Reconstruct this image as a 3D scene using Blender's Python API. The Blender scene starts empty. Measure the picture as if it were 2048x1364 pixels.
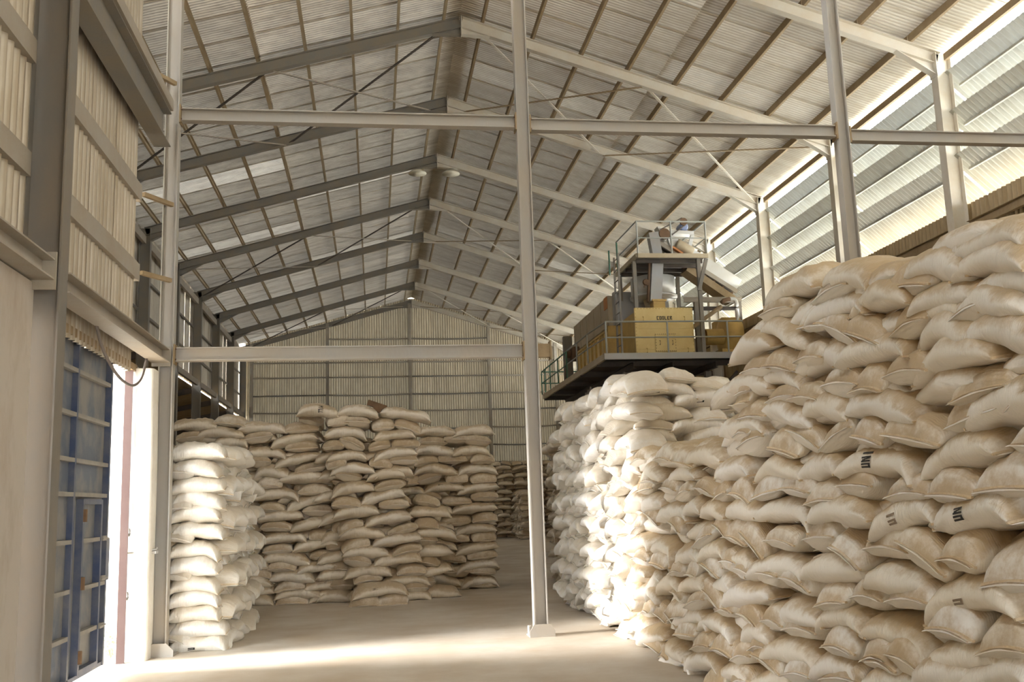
import bpy, bmesh, math, random
import numpy as np
from mathutils import Vector, Matrix, Euler

# ------------------------------------------------------------------ camera, sky, sun, exposure
scn = bpy.context.scene
COL = scn.collection
EYE = Vector((0.0, 0.0, 1.6))
YAW, PITCH, ROLL, FPX = 0.1434, 0.1656, -0.0334, 1943.0
fwd = Vector((math.sin(YAW)*math.cos(PITCH), math.cos(YAW)*math.cos(PITCH), math.sin(PITCH)))
rt0 = Vector((math.cos(YAW), -math.sin(YAW), 0)); up0 = rt0.cross(fwd)
rt = math.cos(ROLL)*rt0 + math.sin(ROLL)*up0
up = -math.sin(ROLL)*rt0 + math.cos(ROLL)*up0
cam_data = bpy.data.cameras.new('camera'); cam = bpy.data.objects.new('camera', cam_data); COL.objects.link(cam)
cam.matrix_world = Matrix(((rt.x, up.x, -fwd.x, EYE.x), (rt.y, up.y, -fwd.y, EYE.y), (rt.z, up.z, -fwd.z, EYE.z), (0, 0, 0, 1)))
cam_data.sensor_width = 36.0; cam_data.lens = 36.0*FPX/2048.0; cam_data.clip_start = 0.05; cam_data.clip_end = 500
scn.camera = cam

SKY_STRENGTH = 9.0
SUN_STRENGTH = 52.0
world = bpy.data.worlds.new('hazy_sky'); scn.world = world; world.use_nodes = True
bg = world.node_tree.nodes['Background']; bg.inputs[0].default_value = (0.88, 0.945, 1.0, 1); bg.inputs[1].default_value = SKY_STRENGTH
sun_l = bpy.data.lights.new('sun', 'SUN'); sun_l.energy = SUN_STRENGTH; sun_l.angle = math.radians(48); sun_l.color = (1.0, 0.99, 0.99)
sun = bpy.data.objects.new('sun', sun_l); COL.objects.link(sun)
SUN_AZ, SUN_EL = math.radians(-3), math.radians(12)      # light travels towards +X, turned SUN_AZ towards +Y, and down
sd = Vector((math.cos(SUN_AZ)*math.cos(SUN_EL), math.sin(SUN_AZ)*math.cos(SUN_EL), -math.sin(SUN_EL)))
sun.rotation_euler = sd.to_track_quat('-Z', 'Y').to_euler(); sun.location = (-30, -10, 20)
scn.view_settings.view_transform = 'Standard'; scn.view_settings.look = 'None'
scn.view_settings.exposure = 0.85; scn.view_settings.gamma = 1.0; scn.view_settings.use_curve_mapping = False
scn.cycles.max_bounces = 10; scn.cycles.diffuse_bounces = 6; scn.cycles.glossy_bounces = 4
scn.cycles.sample_clamp_indirect = 12.0

# ------------------------------------------------------------------ helpers
rnd = random.Random(7)
WORLD = {}                                    # world origin of every object made
def link(o): COL.objects.link(o); return o
def props(o, label=None, cat=None, group=None, kind=None):
    if label: o['label'] = label
    if cat: o['category'] = cat
    if group: o['group'] = group
    if kind: o['kind'] = kind
    return o
def empty(name, loc, label=None, cat=None, group=None, kind=None):
    o = bpy.data.objects.new(name, None); o.location = loc; o.empty_display_size = .1; link(o); WORLD[o.name] = Vector(loc)
    return props(o, label, cat, group, kind)
def finish(name, bm, material, parent=None, smooth=False, loc=None):
    """One mesh object out of a bmesh whose vertices are in world space; LOC or the parent's place becomes its origin."""
    base = Vector(loc) if loc is not None else (WORLD[parent.name].copy() if parent is not None else Vector((0, 0, 0)))
    for v in bm.verts: v.co -= base
    me = bpy.data.meshes.new(name); bm.to_mesh(me); bm.free()
    if smooth:
        for p in me.polygons: p.use_smooth = True
    me.materials.append(material)
    o = bpy.data.objects.new(name, me); link(o)
    if parent is not None:
        o.parent = parent
        o.location = base - WORLD[parent.name]
    else:
        o.location = base
    WORLD[o.name] = base
    return o
def new(): return bmesh.new()
def box(bm, x0, x1, y0, y1, z0, z1, bev=0.0):
    v = [bm.verts.new(p) for p in ((x0, y0, z0), (x1, y0, z0), (x1, y1, z0), (x0, y1, z0), (x0, y0, z1), (x1, y0, z1), (x1, y1, z1), (x0, y1, z1))]
    fs = [bm.faces.new([v[i] for i in f]) for f in ((3, 2, 1, 0), (4, 5, 6, 7), (0, 1, 5, 4), (1, 2, 6, 5), (2, 3, 7, 6), (3, 0, 4, 7))]
    if bev > 0:
        es = list({e for f in fs for e in f.edges})
        bmesh.ops.bevel(bm, geom=es, offset=bev, segments=1, affect='EDGES')
    return bm
def frame_of(p, q, upv):
    p, q = Vector(p), Vector(q); d = (q-p).normalized(); s = d.cross(Vector(upv))
    if s.length < 1e-4: s = d.cross(Vector((1, 0, 0)))
    s.normalize(); u = s.cross(d).normalized()
    return p, q, d, s, u
def extrude(bm, p, q, prof, upv=(0, 0, 1)):
    """A closed 2D profile [(side, up), ...] swept straight from p to q."""
    p, q, d, s, u = frame_of(p, q, upv)
    a = [bm.verts.new(p + s*x + u*y) for x, y in prof]; b = [bm.verts.new(q + s*x + u*y) for x, y in prof]
    n = len(prof)
    for i in range(n):
        bm.faces.new((a[i], a[(i+1) % n], b[(i+1) % n], b[i]))
    bm.faces.new(a[::-1]); bm.faces.new(b)
    return bm
def bar(bm, p, q, w, h, upv=(0, 0, 1)):
    return extrude(bm, p, q, [(-w/2, -h/2), (w/2, -h/2), (w/2, h/2), (-w/2, h/2)], upv)
def i_prof(depth, flange, tf=.014, tw=.010):
    d, f, w = depth/2, flange/2, tw/2
    return [(-f, -d), (f, -d), (f, -d+tf), (w, -d+tf), (w, d-tf), (f, d-tf), (f, d), (-f, d), (-f, d-tf), (-w, d-tf), (-w, -d+tf), (-f, -d+tf)]
def ibeam(bm, p, q, depth, flange, upv=(0, 0, 1)): return extrude(bm, p, q, i_prof(depth, flange), upv)
def channel(bm, p, q, depth, flange, upv=(0, 0, 1), t=.008, flip=1):
    d, f = depth/2, flange*flip
    return extrude(bm, p, q, [(0, -d), (f, -d), (f, -d+t), (t*flip, -d+t), (t*flip, d-t), (f, d-t), (f, d), (0, d)][::flip], upv)
def tube(bm, pts, r, n=8):
    pts = [Vector(p) for p in pts]; rings = []
    for i, p in enumerate(pts):
        d = (pts[min(i+1, len(pts)-1)] - pts[max(i-1, 0)]).normalized()
        a = d.cross(Vector((0, 0, 1)))
        if a.length < 1e-3: a = d.cross(Vector((0, 1, 0)))
        a.normalize(); b = a.cross(d)
        rings.append([bm.verts.new(p + r*(math.cos(2*math.pi*k/n)*a + math.sin(2*math.pi*k/n)*b)) for k in range(n)])
    for i in range(len(rings)-1):
        for k in range(n):
            bm.faces.new((rings[i][k], rings[i][(k+1) % n], rings[i+1][(k+1) % n], rings[i+1][k]))
    bm.faces.new(rings[0][::-1]); bm.faces.new(rings[-1])
    return bm
def lathe(bm, c, axis, prof, n=20, cap=True):
    """prof [(radius, along)] turned about AXIS through c."""
    c = Vector(c); ax = Vector(axis).normalized(); a = ax.cross(Vector((0, 0, 1)))
    if a.length < 1e-3: a = Vector((1, 0, 0))
    a.normalize(); b = ax.cross(a); rings = []
    for r, h in prof:
        rings.append([bm.verts.new(c + ax*h + r*(math.cos(2*math.pi*k/n)*a + math.sin(2*math.pi*k/n)*b)) for k in range(n)])
    for i in range(len(rings)-1):
        for k in range(n):
            bm.faces.new((rings[i][k], rings[i][(k+1) % n], rings[i+1][(k+1) % n], rings[i+1][k]))
    if cap:
        bm.faces.new(rings[0][::-1]); bm.faces.new(rings[-1])
    return bm
def bend(pts, k=6):
    """A smooth curve through points (Catmull-Rom)."""
    P = [Vector(p) for p in pts]; P = [P[0]*2-P[1]] + P + [P[-1]*2-P[-2]]; out = []
    for i in range(1, len(P)-2):
        for j in range(k):
            t = j/k
            out.append(.5*((2*P[i]) + (P[i+1]-P[i-1])*t + (2*P[i-1]-5*P[i]+4*P[i+1]-P[i+2])*t*t + (3*P[i]-P[i-1]-3*P[i+1]+P[i+2])*t**3))
    out.append(P[-2]); return out
def corr_mesh(name, width, length, pitch=.09, amp=.016, seg=6, rows=1, ragged=0.0, trap=False):
    """A corrugated sheet: x across the waves, y along them, z the wave."""
    n = max(1, round(width/pitch)); m = n*seg; V, F = [], []
    for j in range(rows+1):
        for i in range(m+1):
            x = width*i/m; ph = 2*math.pi*i/seg
            z = amp*math.cos(ph)
            if trap: z = amp*max(-1, min(1, 1.7*math.cos(ph)))
            V.append((x, length*j/rows, z))
    for j in range(rows):
        for i in range(m):
            a = j*(m+1)+i; F.append((a, a+1, a+m+2, a+m+1))
    me = bpy.data.meshes.new(name); me.from_pydata(V, [], F)
    for p in me.polygons: p.use_smooth = True
    return me
def place(name, me, material, origin, xdir, ydir, parent):
    """A sheet mesh laid with its x along xdir and its y along ydir from origin."""
    if not me.materials: me.materials.append(material)
    x, y = Vector(xdir).normalized(), Vector(ydir).normalized(); z = x.cross(y)
    o = bpy.data.objects.new(name, me); link(o); o.parent = parent
    org = Vector(origin) - WORLD[parent.name]
    o.matrix_local = Matrix(((x.x, y.x, z.x, org.x), (x.y, y.y, z.y, org.y), (x.z, y.z, z.z, org.z), (0, 0, 0, 1)))
    return o
ORD = 'zeroth first second third fourth fifth sixth seventh eighth ninth tenth eleventh twelfth thirteenth fourteenth fifteenth sixteenth seventeenth eighteenth nineteenth twentieth twenty-first twenty-second twenty-third twenty-fourth twenty-fifth twenty-sixth twenty-seventh twenty-eighth twenty-ninth thirtieth'.split()

# ------------------------------------------------------------------ materials
def mat(name, col, rough=.6, metal=0.0, col2=None, scale=3.0, amt=.5, stretch=(1, 1, 1), bump=0.0, bscale=40.0, contrast=(.35, .7), obj_rand=0.0, col3=None, scale3=.7, detail=6):
    m = bpy.data.materials.new(name); m.use_nodes = True; nt = m.node_tree; N, L = nt.nodes, nt.links
    b = N['Principled BSDF']; b.inputs['Roughness'].default_value = rough; b.inputs['Metallic'].default_value = metal
    if col2 is None and not bump and not obj_rand:
        b.inputs['Base Color'].default_value = (*col, 1); return m
    geo = N.new('ShaderNodeNewGeometry'); mp = N.new('ShaderNodeMapping'); mp.inputs['Scale'].default_value = stretch
    L.new(geo.outputs['Position'], mp.inputs['Vector'])
    out = None
    rgb = N.new('ShaderNodeRGB'); rgb.outputs[0].default_value = (*col, 1); out = rgb.outputs[0]
    def blend(out, c, sc, lo, hi, a, det=detail):
        nz = N.new('ShaderNodeTexNoise'); nz.inputs['Scale'].default_value = sc; nz.inputs['Detail'].default_value = det; nz.inputs['Roughness'].default_value = .65
        L.new(mp.outputs[0], nz.inputs['Vector'])
        r = N.new('ShaderNodeMapRange'); r.inputs['From Min'].default_value = lo; r.inputs['From Max'].default_value = hi; r.inputs['To Max'].default_value = a
        L.new(nz.outputs['Fac'], r.inputs['Value'])
        mx = N.new('ShaderNodeMix'); mx.data_type = 'RGBA'; mx.inputs['B'].default_value = (*c, 1)
        L.new(r.outputs[0], mx.inputs['Factor']); L.new(out, mx.inputs['A'])
        return mx.outputs['Result']
    if col2 is not None: out = blend(out, col2, scale, contrast[0], contrast[1], amt)
    if col3 is not None: out = blend(out, col3, scale3, .48, .68, .8, 3)
    if obj_rand:
        oi = N.new('ShaderNodeObjectInfo'); r = N.new('ShaderNodeMapRange'); r.inputs['To Min'].default_value = 1-obj_rand; r.inputs['To Max'].default_value = 1+obj_rand*.5
        L.new(oi.outputs['Random'], r.inputs['Value']); mx = N.new('ShaderNodeVectorMath'); mx.operation = 'SCALE'
        L.new(out, mx.inputs[0]); L.new(r.outputs[0], mx.inputs['Scale']); out = mx.outputs[0]
    L.new(out, b.inputs['Base Color'])
    if bump:
        nz = N.new('ShaderNodeTexNoise'); nz.inputs['Scale'].default_value = bscale; nz.inputs['Detail'].default_value = 4
        L.new(mp.outputs[0], nz.inputs['Vector'])
        bp = N.new('ShaderNodeBump'); bp.inputs['Strength'].default_value = bump; bp.inputs['Distance'].default_value = .02
        L.new(nz.outputs['Fac'], bp.inputs['Height']); L.new(bp.outputs[0], b.inputs['Normal'])
    return m
M_ROOF = mat('galvanised_roof_sheet', (.80, .75, .66), .28, .60, (.40, .33, .23), 1.6, .75, (.25, 2.2, 1), bump=.05, bscale=10, obj_rand=.22, contrast=(.44, .70))
M_WALL = mat('galvanised_wall_sheet', (.60, .55, .46), .50, .25, (.33, .27, .18), 2.0, .7, (3, 3, .35), bump=.08, bscale=14, obj_rand=.14)
M_BACK = mat('weathered_wall_sheet', (.52, .44, .31), .55, .15, (.25, .185, .10), 3.0, .85, (3, 3, .25), bump=.1, bscale=20, obj_rand=.2)
M_BROWN = mat('dusty_brown_wall_sheet', (.34, .25, .13), .75, .05, (.50, .40, .26), 3.0, .6, (1, 3, .3), bump=.1, bscale=20)
M_LOUV = mat('louver_sheet', (.47, .46, .40), .45, .25, (.30, .245, .16), 2.0, .6, (1, 3, .6), obj_rand=.08)
def translucent(m, amount, tint):
    # lets some daylight through a sheet
    nt = m.node_tree; N, L = nt.nodes, nt.links; b = N['Principled BSDF']; o = N['Material Output']
    t = N.new('ShaderNodeBsdfTranslucent'); t.inputs['Color'].default_value = (*tint, 1)
    x = N.new('ShaderNodeMixShader'); x.inputs[0].default_value = amount
    L.new(b.outputs[0], x.inputs[1]); L.new(t.outputs[0], x.inputs[2]); L.new(x.outputs[0], o.inputs['Surface'])
translucent(M_LOUV, .028, (.86, .90, .84)); translucent(M_BACK, .010, (.85, .75, .55))  # end wall translucency is added to lift the hall light
def brighten_sheets(m, base, extra, tint):
    # translucency added to brighten the roof; some random sheets more, in place of glints
    nt = m.node_tree; N, L = nt.nodes, nt.links; b = N['Principled BSDF']; o = N['Material Output']
    t = N.new('ShaderNodeBsdfTranslucent'); t.inputs['Color'].default_value = (*tint, 1)
    oi = N.new('ShaderNodeObjectInfo'); p = N.new('ShaderNodeMath'); p.operation = 'POWER'; p.inputs[1].default_value = 9.0; L.new(oi.outputs['Random'], p.inputs[0])
    r = N.new('ShaderNodeMapRange'); r.inputs['To Min'].default_value = base; r.inputs['To Max'].default_value = extra; L.new(p.outputs[0], r.inputs['Value'])
    x = N.new('ShaderNodeMixShader'); L.new(r.outputs[0], x.inputs[0])
    L.new(b.outputs[0], x.inputs[1]); L.new(t.outputs[0], x.inputs[2]); L.new(x.outputs[0], o.inputs['Surface'])
def groove_dirt_shade(m, pitch, amount, col):
    # dirt and the corrugation's own shading, both painted as brown stripes
    nt = m.node_tree; N, L = nt.nodes, nt.links; b = N['Principled BSDF']; src = b.inputs['Base Color'].links[0].from_socket
    tc = N.new('ShaderNodeTexCoord'); sp = N.new('ShaderNodeSeparateXYZ'); L.new(tc.outputs['Object'], sp.inputs[0])
    k = N.new('ShaderNodeMath'); k.operation = 'MULTIPLY'; k.inputs[1].default_value = 2*math.pi/pitch; L.new(sp.outputs['X'], k.inputs[0])
    c = N.new('ShaderNodeMath'); c.operation = 'COSINE'; L.new(k.outputs[0], c.inputs[0])
    nz = N.new('ShaderNodeTexNoise'); nz.inputs['Scale'].default_value = 3.0; nz.inputs['Detail'].default_value = 5; L.new(tc.outputs['Object'], nz.inputs['Vector'])
    a = N.new('ShaderNodeMath'); a.operation = 'MULTIPLY_ADD'; a.inputs[1].default_value = 1.8; L.new(nz.outputs['Fac'], a.inputs[0]); L.new(c.outputs[0], a.inputs[2])
    r = N.new('ShaderNodeMapRange'); r.inputs['From Min'].default_value = .75; r.inputs['From Max'].default_value = 1.35; r.inputs['To Max'].default_value = amount; L.new(a.outputs[0], r.inputs['Value'])
    mx = N.new('ShaderNodeMix'); mx.data_type = 'RGBA'; mx.inputs['B'].default_value = (*col, 1); L.new(src, mx.inputs['A']); L.new(r.outputs[0], mx.inputs['Factor']); L.new(mx.outputs['Result'], b.inputs['Base Color'])
groove_dirt_shade(M_ROOF, .09, .78, (.16, .115, .07)); groove_dirt_shade(M_WALL, .133, .45, (.30, .22, .13)); groove_dirt_shade(M_BACK, .123, .6, (.17, .12, .07))
M_ROOFLIT = mat('roof_sheet_lit_side', (.86, .82, .73), .30, .40, (.55, .47, .35), 1.6, .6, (.25, 2.2, 1), bump=.05, bscale=10, obj_rand=.14, contrast=(.44, .70))  # right slope copy, paler: louver light put into the colour
groove_dirt_shade(M_ROOFLIT, .09, .5, (.34, .26, .16)); brighten_sheets(M_ROOFLIT, .0058, .018, (.92, .88, .78))
brighten_sheets(M_ROOF, .0050, .016, (.92, .88, .78))
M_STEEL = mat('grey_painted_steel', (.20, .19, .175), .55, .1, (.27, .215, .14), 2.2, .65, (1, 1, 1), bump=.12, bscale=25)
M_PALELIT = mat('pale_steel_lit_side', (.60, .57, .50), .55, .05, (.52, .41, .27), 2.5, .5, (1, 1, 1), bump=.12, bscale=25)  # right-hand steel; rafters pale because louver light is put into the colour
M_POLE = mat('pale_grey_steel_pole', (.38, .365, .335), .5, .1, (.42, .345, .25), 1.6, .55, (1, 1, .4), bump=.1, bscale=25)
M_DARK = mat('dark_steel', (.075, .065, .06), .6, .2, (.16, .12, .08), 4, .5)
M_BROWNST = mat('dusty_brown_steel', (.27, .19, .10), .7, .1, (.40, .31, .19), 5, .6, bump=.1, bscale=30)
M_COL = mat('dark_column_paint', (.18, .17, .155), .6, .1, (.25, .19, .125), 1.6, .6, (1, 1, .5), bump=.1, bscale=20)
M_PURL = mat('dusty_purlin', (.36, .28, .17), .65, .1, (.50, .42, .29), 3, .6, (1, .6, 1))
M_GIRT = mat('dusty_girt', (.36, .33, .28), .6, .1, (.32, .245, .155), 2.2, .6, bump=.15, bscale=30)
M_PLASTER = mat('aged_plaster', (.46, .41, .345), .85, 0, (.25, .15, .075), 1.1, .75, (1, 1, .45), bump=.1, bscale=16, contrast=(.52, .78))
M_WHITEPL = mat('whitewashed_plaster', (.80, .77, .70), .85, 0, (.55, .46, .33), 4, .35, bump=.2, bscale=20)
M_MASON = mat('brown_rendered_wall', (.30, .20, .10), .9, 0, (.42, .31, .18), 1.2, .6, bump=.1, bscale=20)
M_FLOOR = mat('dusty_concrete_floor', (.46, .375, .275), .72, 0, (.60, .555, .48), .9, .85, (1, 1, 1), bump=.06, bscale=30, col3=(.39, .30, .20), scale3=.35)
M_YARD = mat('pale_yard', (.62, .58, .50), .95, 0, (.50, .45, .37), .8, .5)
M_BLUE = mat('faded_blue_paint', (.115, .135, .175), .6, .1, (.255, .24, .215), 1.9, .9, (1, 1, .7), bump=.08, bscale=25, contrast=(.40, .60))
M_BLUEFR = mat('blue_frame_paint', (.05, .07, .135), .5, .15, (.20, .19, .17), 3.0, .6)
M_DUSTBAR = mat('dusty_ledge', (.30, .28, .245), .8, 0, (.20, .185, .17), 6, .5)
M_REDPOST = mat('red_brown_post', (.042, .017, .012), .75, 0, (.06, .034, .026), 3, .5)
M_YEL = mat('yellow_machine_paint', (.78, .61, .27), .45, .05, (.62, .42, .14), 2.0, .55, bump=.05, bscale=20)
M_YELD = mat('grimy_yellow_paint', (.62, .42, .13), .55, .05, (.38, .23, .07), 2.5, .6)
M_GREYPL = mat('grey_sheet_metal', (.40, .41, .42), .45, .4, (.42, .34, .25), 2.0, .5)
M_BEIGE = mat('beige_dusty_sheet', (.48, .41, .29), .6, .15, (.36, .26, .15), 1.8, .6)
M_LGREY = mat('light_grey_metal', (.62, .62, .60), .4, .3, (.52, .46, .37), 2.0, .4)
M_RAIL = mat('grey_rail_paint', (.36, .38, .36), .5, .2, (.40, .33, .22), 5, .5)
M_GREEN = mat('green_rail_paint', (.06, .22, .15), .5, .1, (.25, .24, .17), 6, .4)
M_RUST = mat('rusty_steel', (.17, .10, .055), .8, .1, (.12, .07, .04), 8, .6)
M_ORANGE = mat('orange_primer', (.55, .22, .07), .6)
M_MOTOR = mat('blue_motor_paint', (.20, .27, .50), .5, .1, (.4, .4, .45), 8, .5)
M_INK = mat('black_stencil_ink', (.02, .018, .016), .7)
M_INKFADE = mat('dust_faded_print', (.20, .15, .11), .8, 0, (.34, .26, .17), 30, .6)
M_CABLE = mat('grey_cable', (.18, .15, .13), .7)
M_LAMP = mat('pale_lamp_bowl', (.72, .68, .56), .5)
M_LEAF = mat('leaf_green', (.12, .22, .07), .6, 0, (.25, .30, .12), 9, .5)
M_BOARD = mat('dark_brown_board', (.16, .09, .045), .8, 0, (.28, .18, .1), 9, .5)
def sack_mat(name, cloth, dust, amount):
    m = bpy.data.materials.new(name); m.use_nodes = True; nt = m.node_tree; N, L = nt.nodes, nt.links
    b = N['Principled BSDF']; b.inputs['Roughness'].default_value = .40
    geo = N.new('ShaderNodeNewGeometry')
    at = N.new('ShaderNodeAttribute'); at.attribute_name = 'dust'
    nz = N.new('ShaderNodeTexNoise'); nz.inputs['Scale'].default_value = 9; nz.inputs['Detail'].default_value = 8; nz.inputs['Roughness'].default_value = .7
    L.new(geo.outputs['Position'], nz.inputs['Vector'])
    big = N.new('ShaderNodeTexNoise'); big.inputs['Scale'].default_value = 1.3; big.inputs['Detail'].default_value = 2
    L.new(geo.outputs['Position'], big.inputs['Vector'])
    a1 = N.new('ShaderNodeMath'); a1.operation = 'MULTIPLY_ADD'; a1.inputs[1].default_value = .9; L.new(nz.outputs['Fac'], a1.inputs[0]); L.new(at.outputs['Fac'], a1.inputs[2])
    a2 = N.new('ShaderNodeMath'); a2.operation = 'MULTIPLY_ADD'; a2.inputs[1].default_value = .7; L.new(big.outputs['Fac'], a2.inputs[0]); L.new(a1.outputs[0], a2.inputs[2])
    r = N.new('ShaderNodeMapRange'); r.interpolation_type = 'SMOOTHSTEP'; r.inputs['From Min'].default_value = 1.10; r.inputs['From Max'].default_value = 1.52; r.inputs['To Max'].default_value = amount
    L.new(a2.outputs[0], r.inputs['Value'])
    oi = N.new('ShaderNodeObjectInfo'); hue = N.new('ShaderNodeMix'); hue.data_type = 'RGBA'
    hue.inputs['A'].default_value = (*cloth, 1); hue.inputs['B'].default_value = (cloth[0]*.97, cloth[1]*.93, cloth[2]*.85, 1)
    L.new(oi.outputs['Random'], hue.inputs['Factor'])
    mx = N.new('ShaderNodeMix'); mx.data_type = 'RGBA'; mx.inputs['B'].default_value = (*dust, 1)
    L.new(hue.outputs['Result'], mx.inputs['A']); L.new(r.outputs[0], mx.inputs['Factor']); L.new(mx.outputs['Result'], b.inputs['Base Color'])
    # woven cloth: fine ribs round the sack and soft creases
    tc = N.new('ShaderNodeTexCoord'); wv = N.new('ShaderNodeTexWave'); wv.inputs['Scale'].default_value = 26; wv.inputs['Distortion'].default_value = 1.2; wv.inputs['Detail'].default_value = 1
    L.new(tc.outputs['Object'], wv.inputs['Vector'])
    cr = N.new('ShaderNodeTexNoise'); cr.inputs['Scale'].default_value = 7; cr.inputs['Detail'].default_value = 5
    mp = N.new('ShaderNodeMapping'); mp.inputs['Scale'].default_value = (2.6, .8, .8); L.new(tc.outputs['Object'], mp.inputs['Vector']); L.new(mp.outputs[0], cr.inputs['Vector'])
    ad = N.new('ShaderNodeMath'); ad.operation = 'MULTIPLY_ADD'; ad.inputs[1].default_value = .05; L.new(wv.outputs['Fac'], ad.inputs[0]); L.new(cr.outputs['Fac'], ad.inputs[2])
    bp = N.new('ShaderNodeBump'); bp.inputs['Strength'].default_value = .5; bp.inputs['Distance'].default_value = .035
    L.new(ad.outputs[0], bp.inputs['Height']); L.new(bp.outputs[0], b.inputs['Normal'])
    return m
M_SACK = {'cream': sack_mat('woven_sack_cream', (.82, .79, .74), (.47, .33, .165), .86),
          'white': sack_mat('woven_sack_white', (.80, .78, .74), (.58, .46, .30), .5),
          'tan': sack_mat('woven_sack_tan', (.72, .65, .545), (.43, .315, .18), .82)}  # tan: yellower cloth, also darkened for the shade down the hall
M_SEAM = mat('stitched_seam_tape', (.74, .62, .44), .7, 0, (.50, .34, .18), 30, .6)

# ------------------------------------------------------------------ the building
RX, RZ = 1.95, 12.10                       # ridge
LX, LZ = -6.45, 9.75                       # left eave, top of rafter
EX, EZ = 10.30, 9.50                       # right eave, top of rafter
SL = (RZ-LZ)/(RX-LX); SR = (RZ-EZ)/(EX-RX)
def roof_z(x): return RZ - (SL*(RX-x) if x < RX else SR*(x-RX))
FY = [19.70 + 4.22*k for k in range(-1, 8)]  # portal frames, 15.48 ... 49.24... (the last stands at the end wall)
Y0, Y1 = -7.0, 49.40
PY = 12.12                                  # the row of posts with the tie beams

# floor and yard
b = new(); box(b, -11.0, 11.0, -9.0, 49.6, -.30, 0.0)
props(finish('floor', b, M_FLOOR), 'dusty tan concrete floor of the warehouse aisle', kind='structure')
b = new(); box(b, -90, -11.0, -60, 120, -.36, -.06); box(b, 11.0, 90, -60, 120, -.36, -.06); box(b, -11, 11, -60, -9, -.36, -.06); box(b, -11, 11, 49.6, 120, -.36, -.06)
props(finish('ground', b, M_YARD), 'pale open yard outside the warehouse', kind='structure')

# ceiling: sheets and purlins
ceiling = empty('ceiling', (RX, 20, RZ), 'pitched roof of bare corrugated metal sheets on purlins', kind='structure')
LEN_L = (RX-LX+.35)/math.cos(math.atan(SL)); LEN_R = (EX-RX+.5)/math.cos(math.atan(SR))
me_l1 = corr_mesh('roof_sheet', 1.08, 4.52, pitch=.09, amp=.019, seg=6); me_l2 = corr_mesh('roof_sheet', 1.08, LEN_L-4.42, pitch=.09, amp=.019, seg=6)
me_r1 = corr_mesh('roof_sheet', 1.08, LEN_R/2+.05, pitch=.09, amp=.019, seg=6); me_r2 = corr_mesh('roof_sheet', 1.08, LEN_R/2+.05, pitch=.09, amp=.019, seg=6)
aL, aR = math.atan(SL), math.atan(SR)
dL = Vector((-math.cos(aL), 0, -math.sin(aL))); dR = Vector((math.cos(aR), 0, -math.sin(aR)))
top = Vector((RX, 0, RZ+.20))
y = Y0
while y < Y1:
    jit = (rnd.random()-.5)*.006
    place('roof_sheet', me_l1, M_ROOF, top + Vector((0, y, jit)), (0, 1, 0), dL, ceiling)
    if y > 11.4: place('roof_sheet', me_l2, M_ROOF, top + dL*4.42 + Vector((0, y, jit-.022)), (0, 1, 0), dL, ceiling)
    place('roof_sheet', me_r1, M_ROOFLIT, top + Vector((0, y, jit)), (0, 1, 0), dR, ceiling)
    place('roof_sheet', me_r2, M_ROOFLIT, top + dR*(LEN_R/2-.05) + Vector((0, y, jit-.022)), (0, 1, 0), dR, ceiling)
    y += .99
# ridge cap, folded
b = new()
for s in (-1, 1):
    extrude(b, (RX, Y0, RZ+.255), (RX, Y1, RZ+.255), [(0, .0), (s*.34, -.10), (s*.34, -.108), (0, -.010)][::s])
finish('ridge_cap', b, M_ROOF, ceiling)
bays = list(zip([11.3]+FY[:-1], FY))
PXL = [1.55, .55, -.42, -1.40, -2.38, -3.34, -4.30, -5.24, -6.15]
PXR = [2.40, 3.50, 4.58, 5.62, 6.68, 7.75, 8.80, 9.75]
def purlin(ya, yb, x, s):
    b = new(); z = roof_z(x)+.082
    channel(b, (x, ya+.01, z), (x, yb-.01, z), .15, .055, flip=s)
    return b
pm = {}
for ya, yb in bays:
    for xs, s in ((PXL, 1), (PXR, 1)):
        for x in xs:
            k = (s, round(yb-ya, 2))
            if k not in pm: pm[k] = None
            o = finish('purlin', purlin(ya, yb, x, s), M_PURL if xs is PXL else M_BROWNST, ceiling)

# portal frames
def rafter(ya, k, side, label):
    s = -1 if side == 'left' else 1
    ex = LX if s < 0 else EX; slope = SL if s < 0 else SR
    b = new(); d = .24
    ibeam(b, (ex-s*.0, ya, roof_z(ex)-d/2), (RX+s*.012, ya, RZ-d/2-.003), d, .15)
    r = props(finish('roof_beam', b, M_STEEL if s < 0 else M_PALELIT), label, 'beam', 'steel roof rafters', 'structure')
    base = Vector(r.location)
    # knee haunch: a web plate with a sloping flange
    kx = ex - s*(-.0) ; inner = ex - s*.16 if s < 0 else ex - s*.1
    inner = -6.29 if s < 0 else 10.2
    x2 = inner - s*.72; zlow = 9.36 if s < 0 else 9.07
    b = new()
    w = .006
    pts = [(inner, zlow), (inner, roof_z(inner)-d), (x2, roof_z(x2)-d)]
    for yy, rev in ((ya-w, False), (ya+w, True)):
        vs = [b.verts.new((px, yy, pz)) for px, pz in pts]; b.faces.new(vs[::-1] if rev else vs)
    bar(b, (inner, ya, zlow), (x2, ya, roof_z(x2)-d-.004), .15, .014)
    finish('knee_haunch', b, M_STEEL if s < 0 else M_PALELIT, r)
    # ridge haunch
    x3 = RX + s*.62; b = new(); pts = [(RX+s*.012, RZ-d), (x3, roof_z(x3)-d), (RX+s*.012, RZ-.40)]
    for yy, rev in ((ya-w, False), (ya+w, True)):
        vs = [b.verts.new((px, yy, pz)) for px, pz in pts]; b.faces.new(vs[::-1] if rev else vs)
    bar(b, (RX+s*.012, ya, RZ-.40), (x3, ya, roof_z(x3)-d-.006), .15, .012)
    box(b, min(RX, RX+s*.012), max(RX, RX+s*.012), ya-.08, ya+.08, RZ-.42, RZ+.02)
    finish('ridge_haunch', b, M_STEEL if s < 0 else M_PALELIT, r)
    return r
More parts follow.
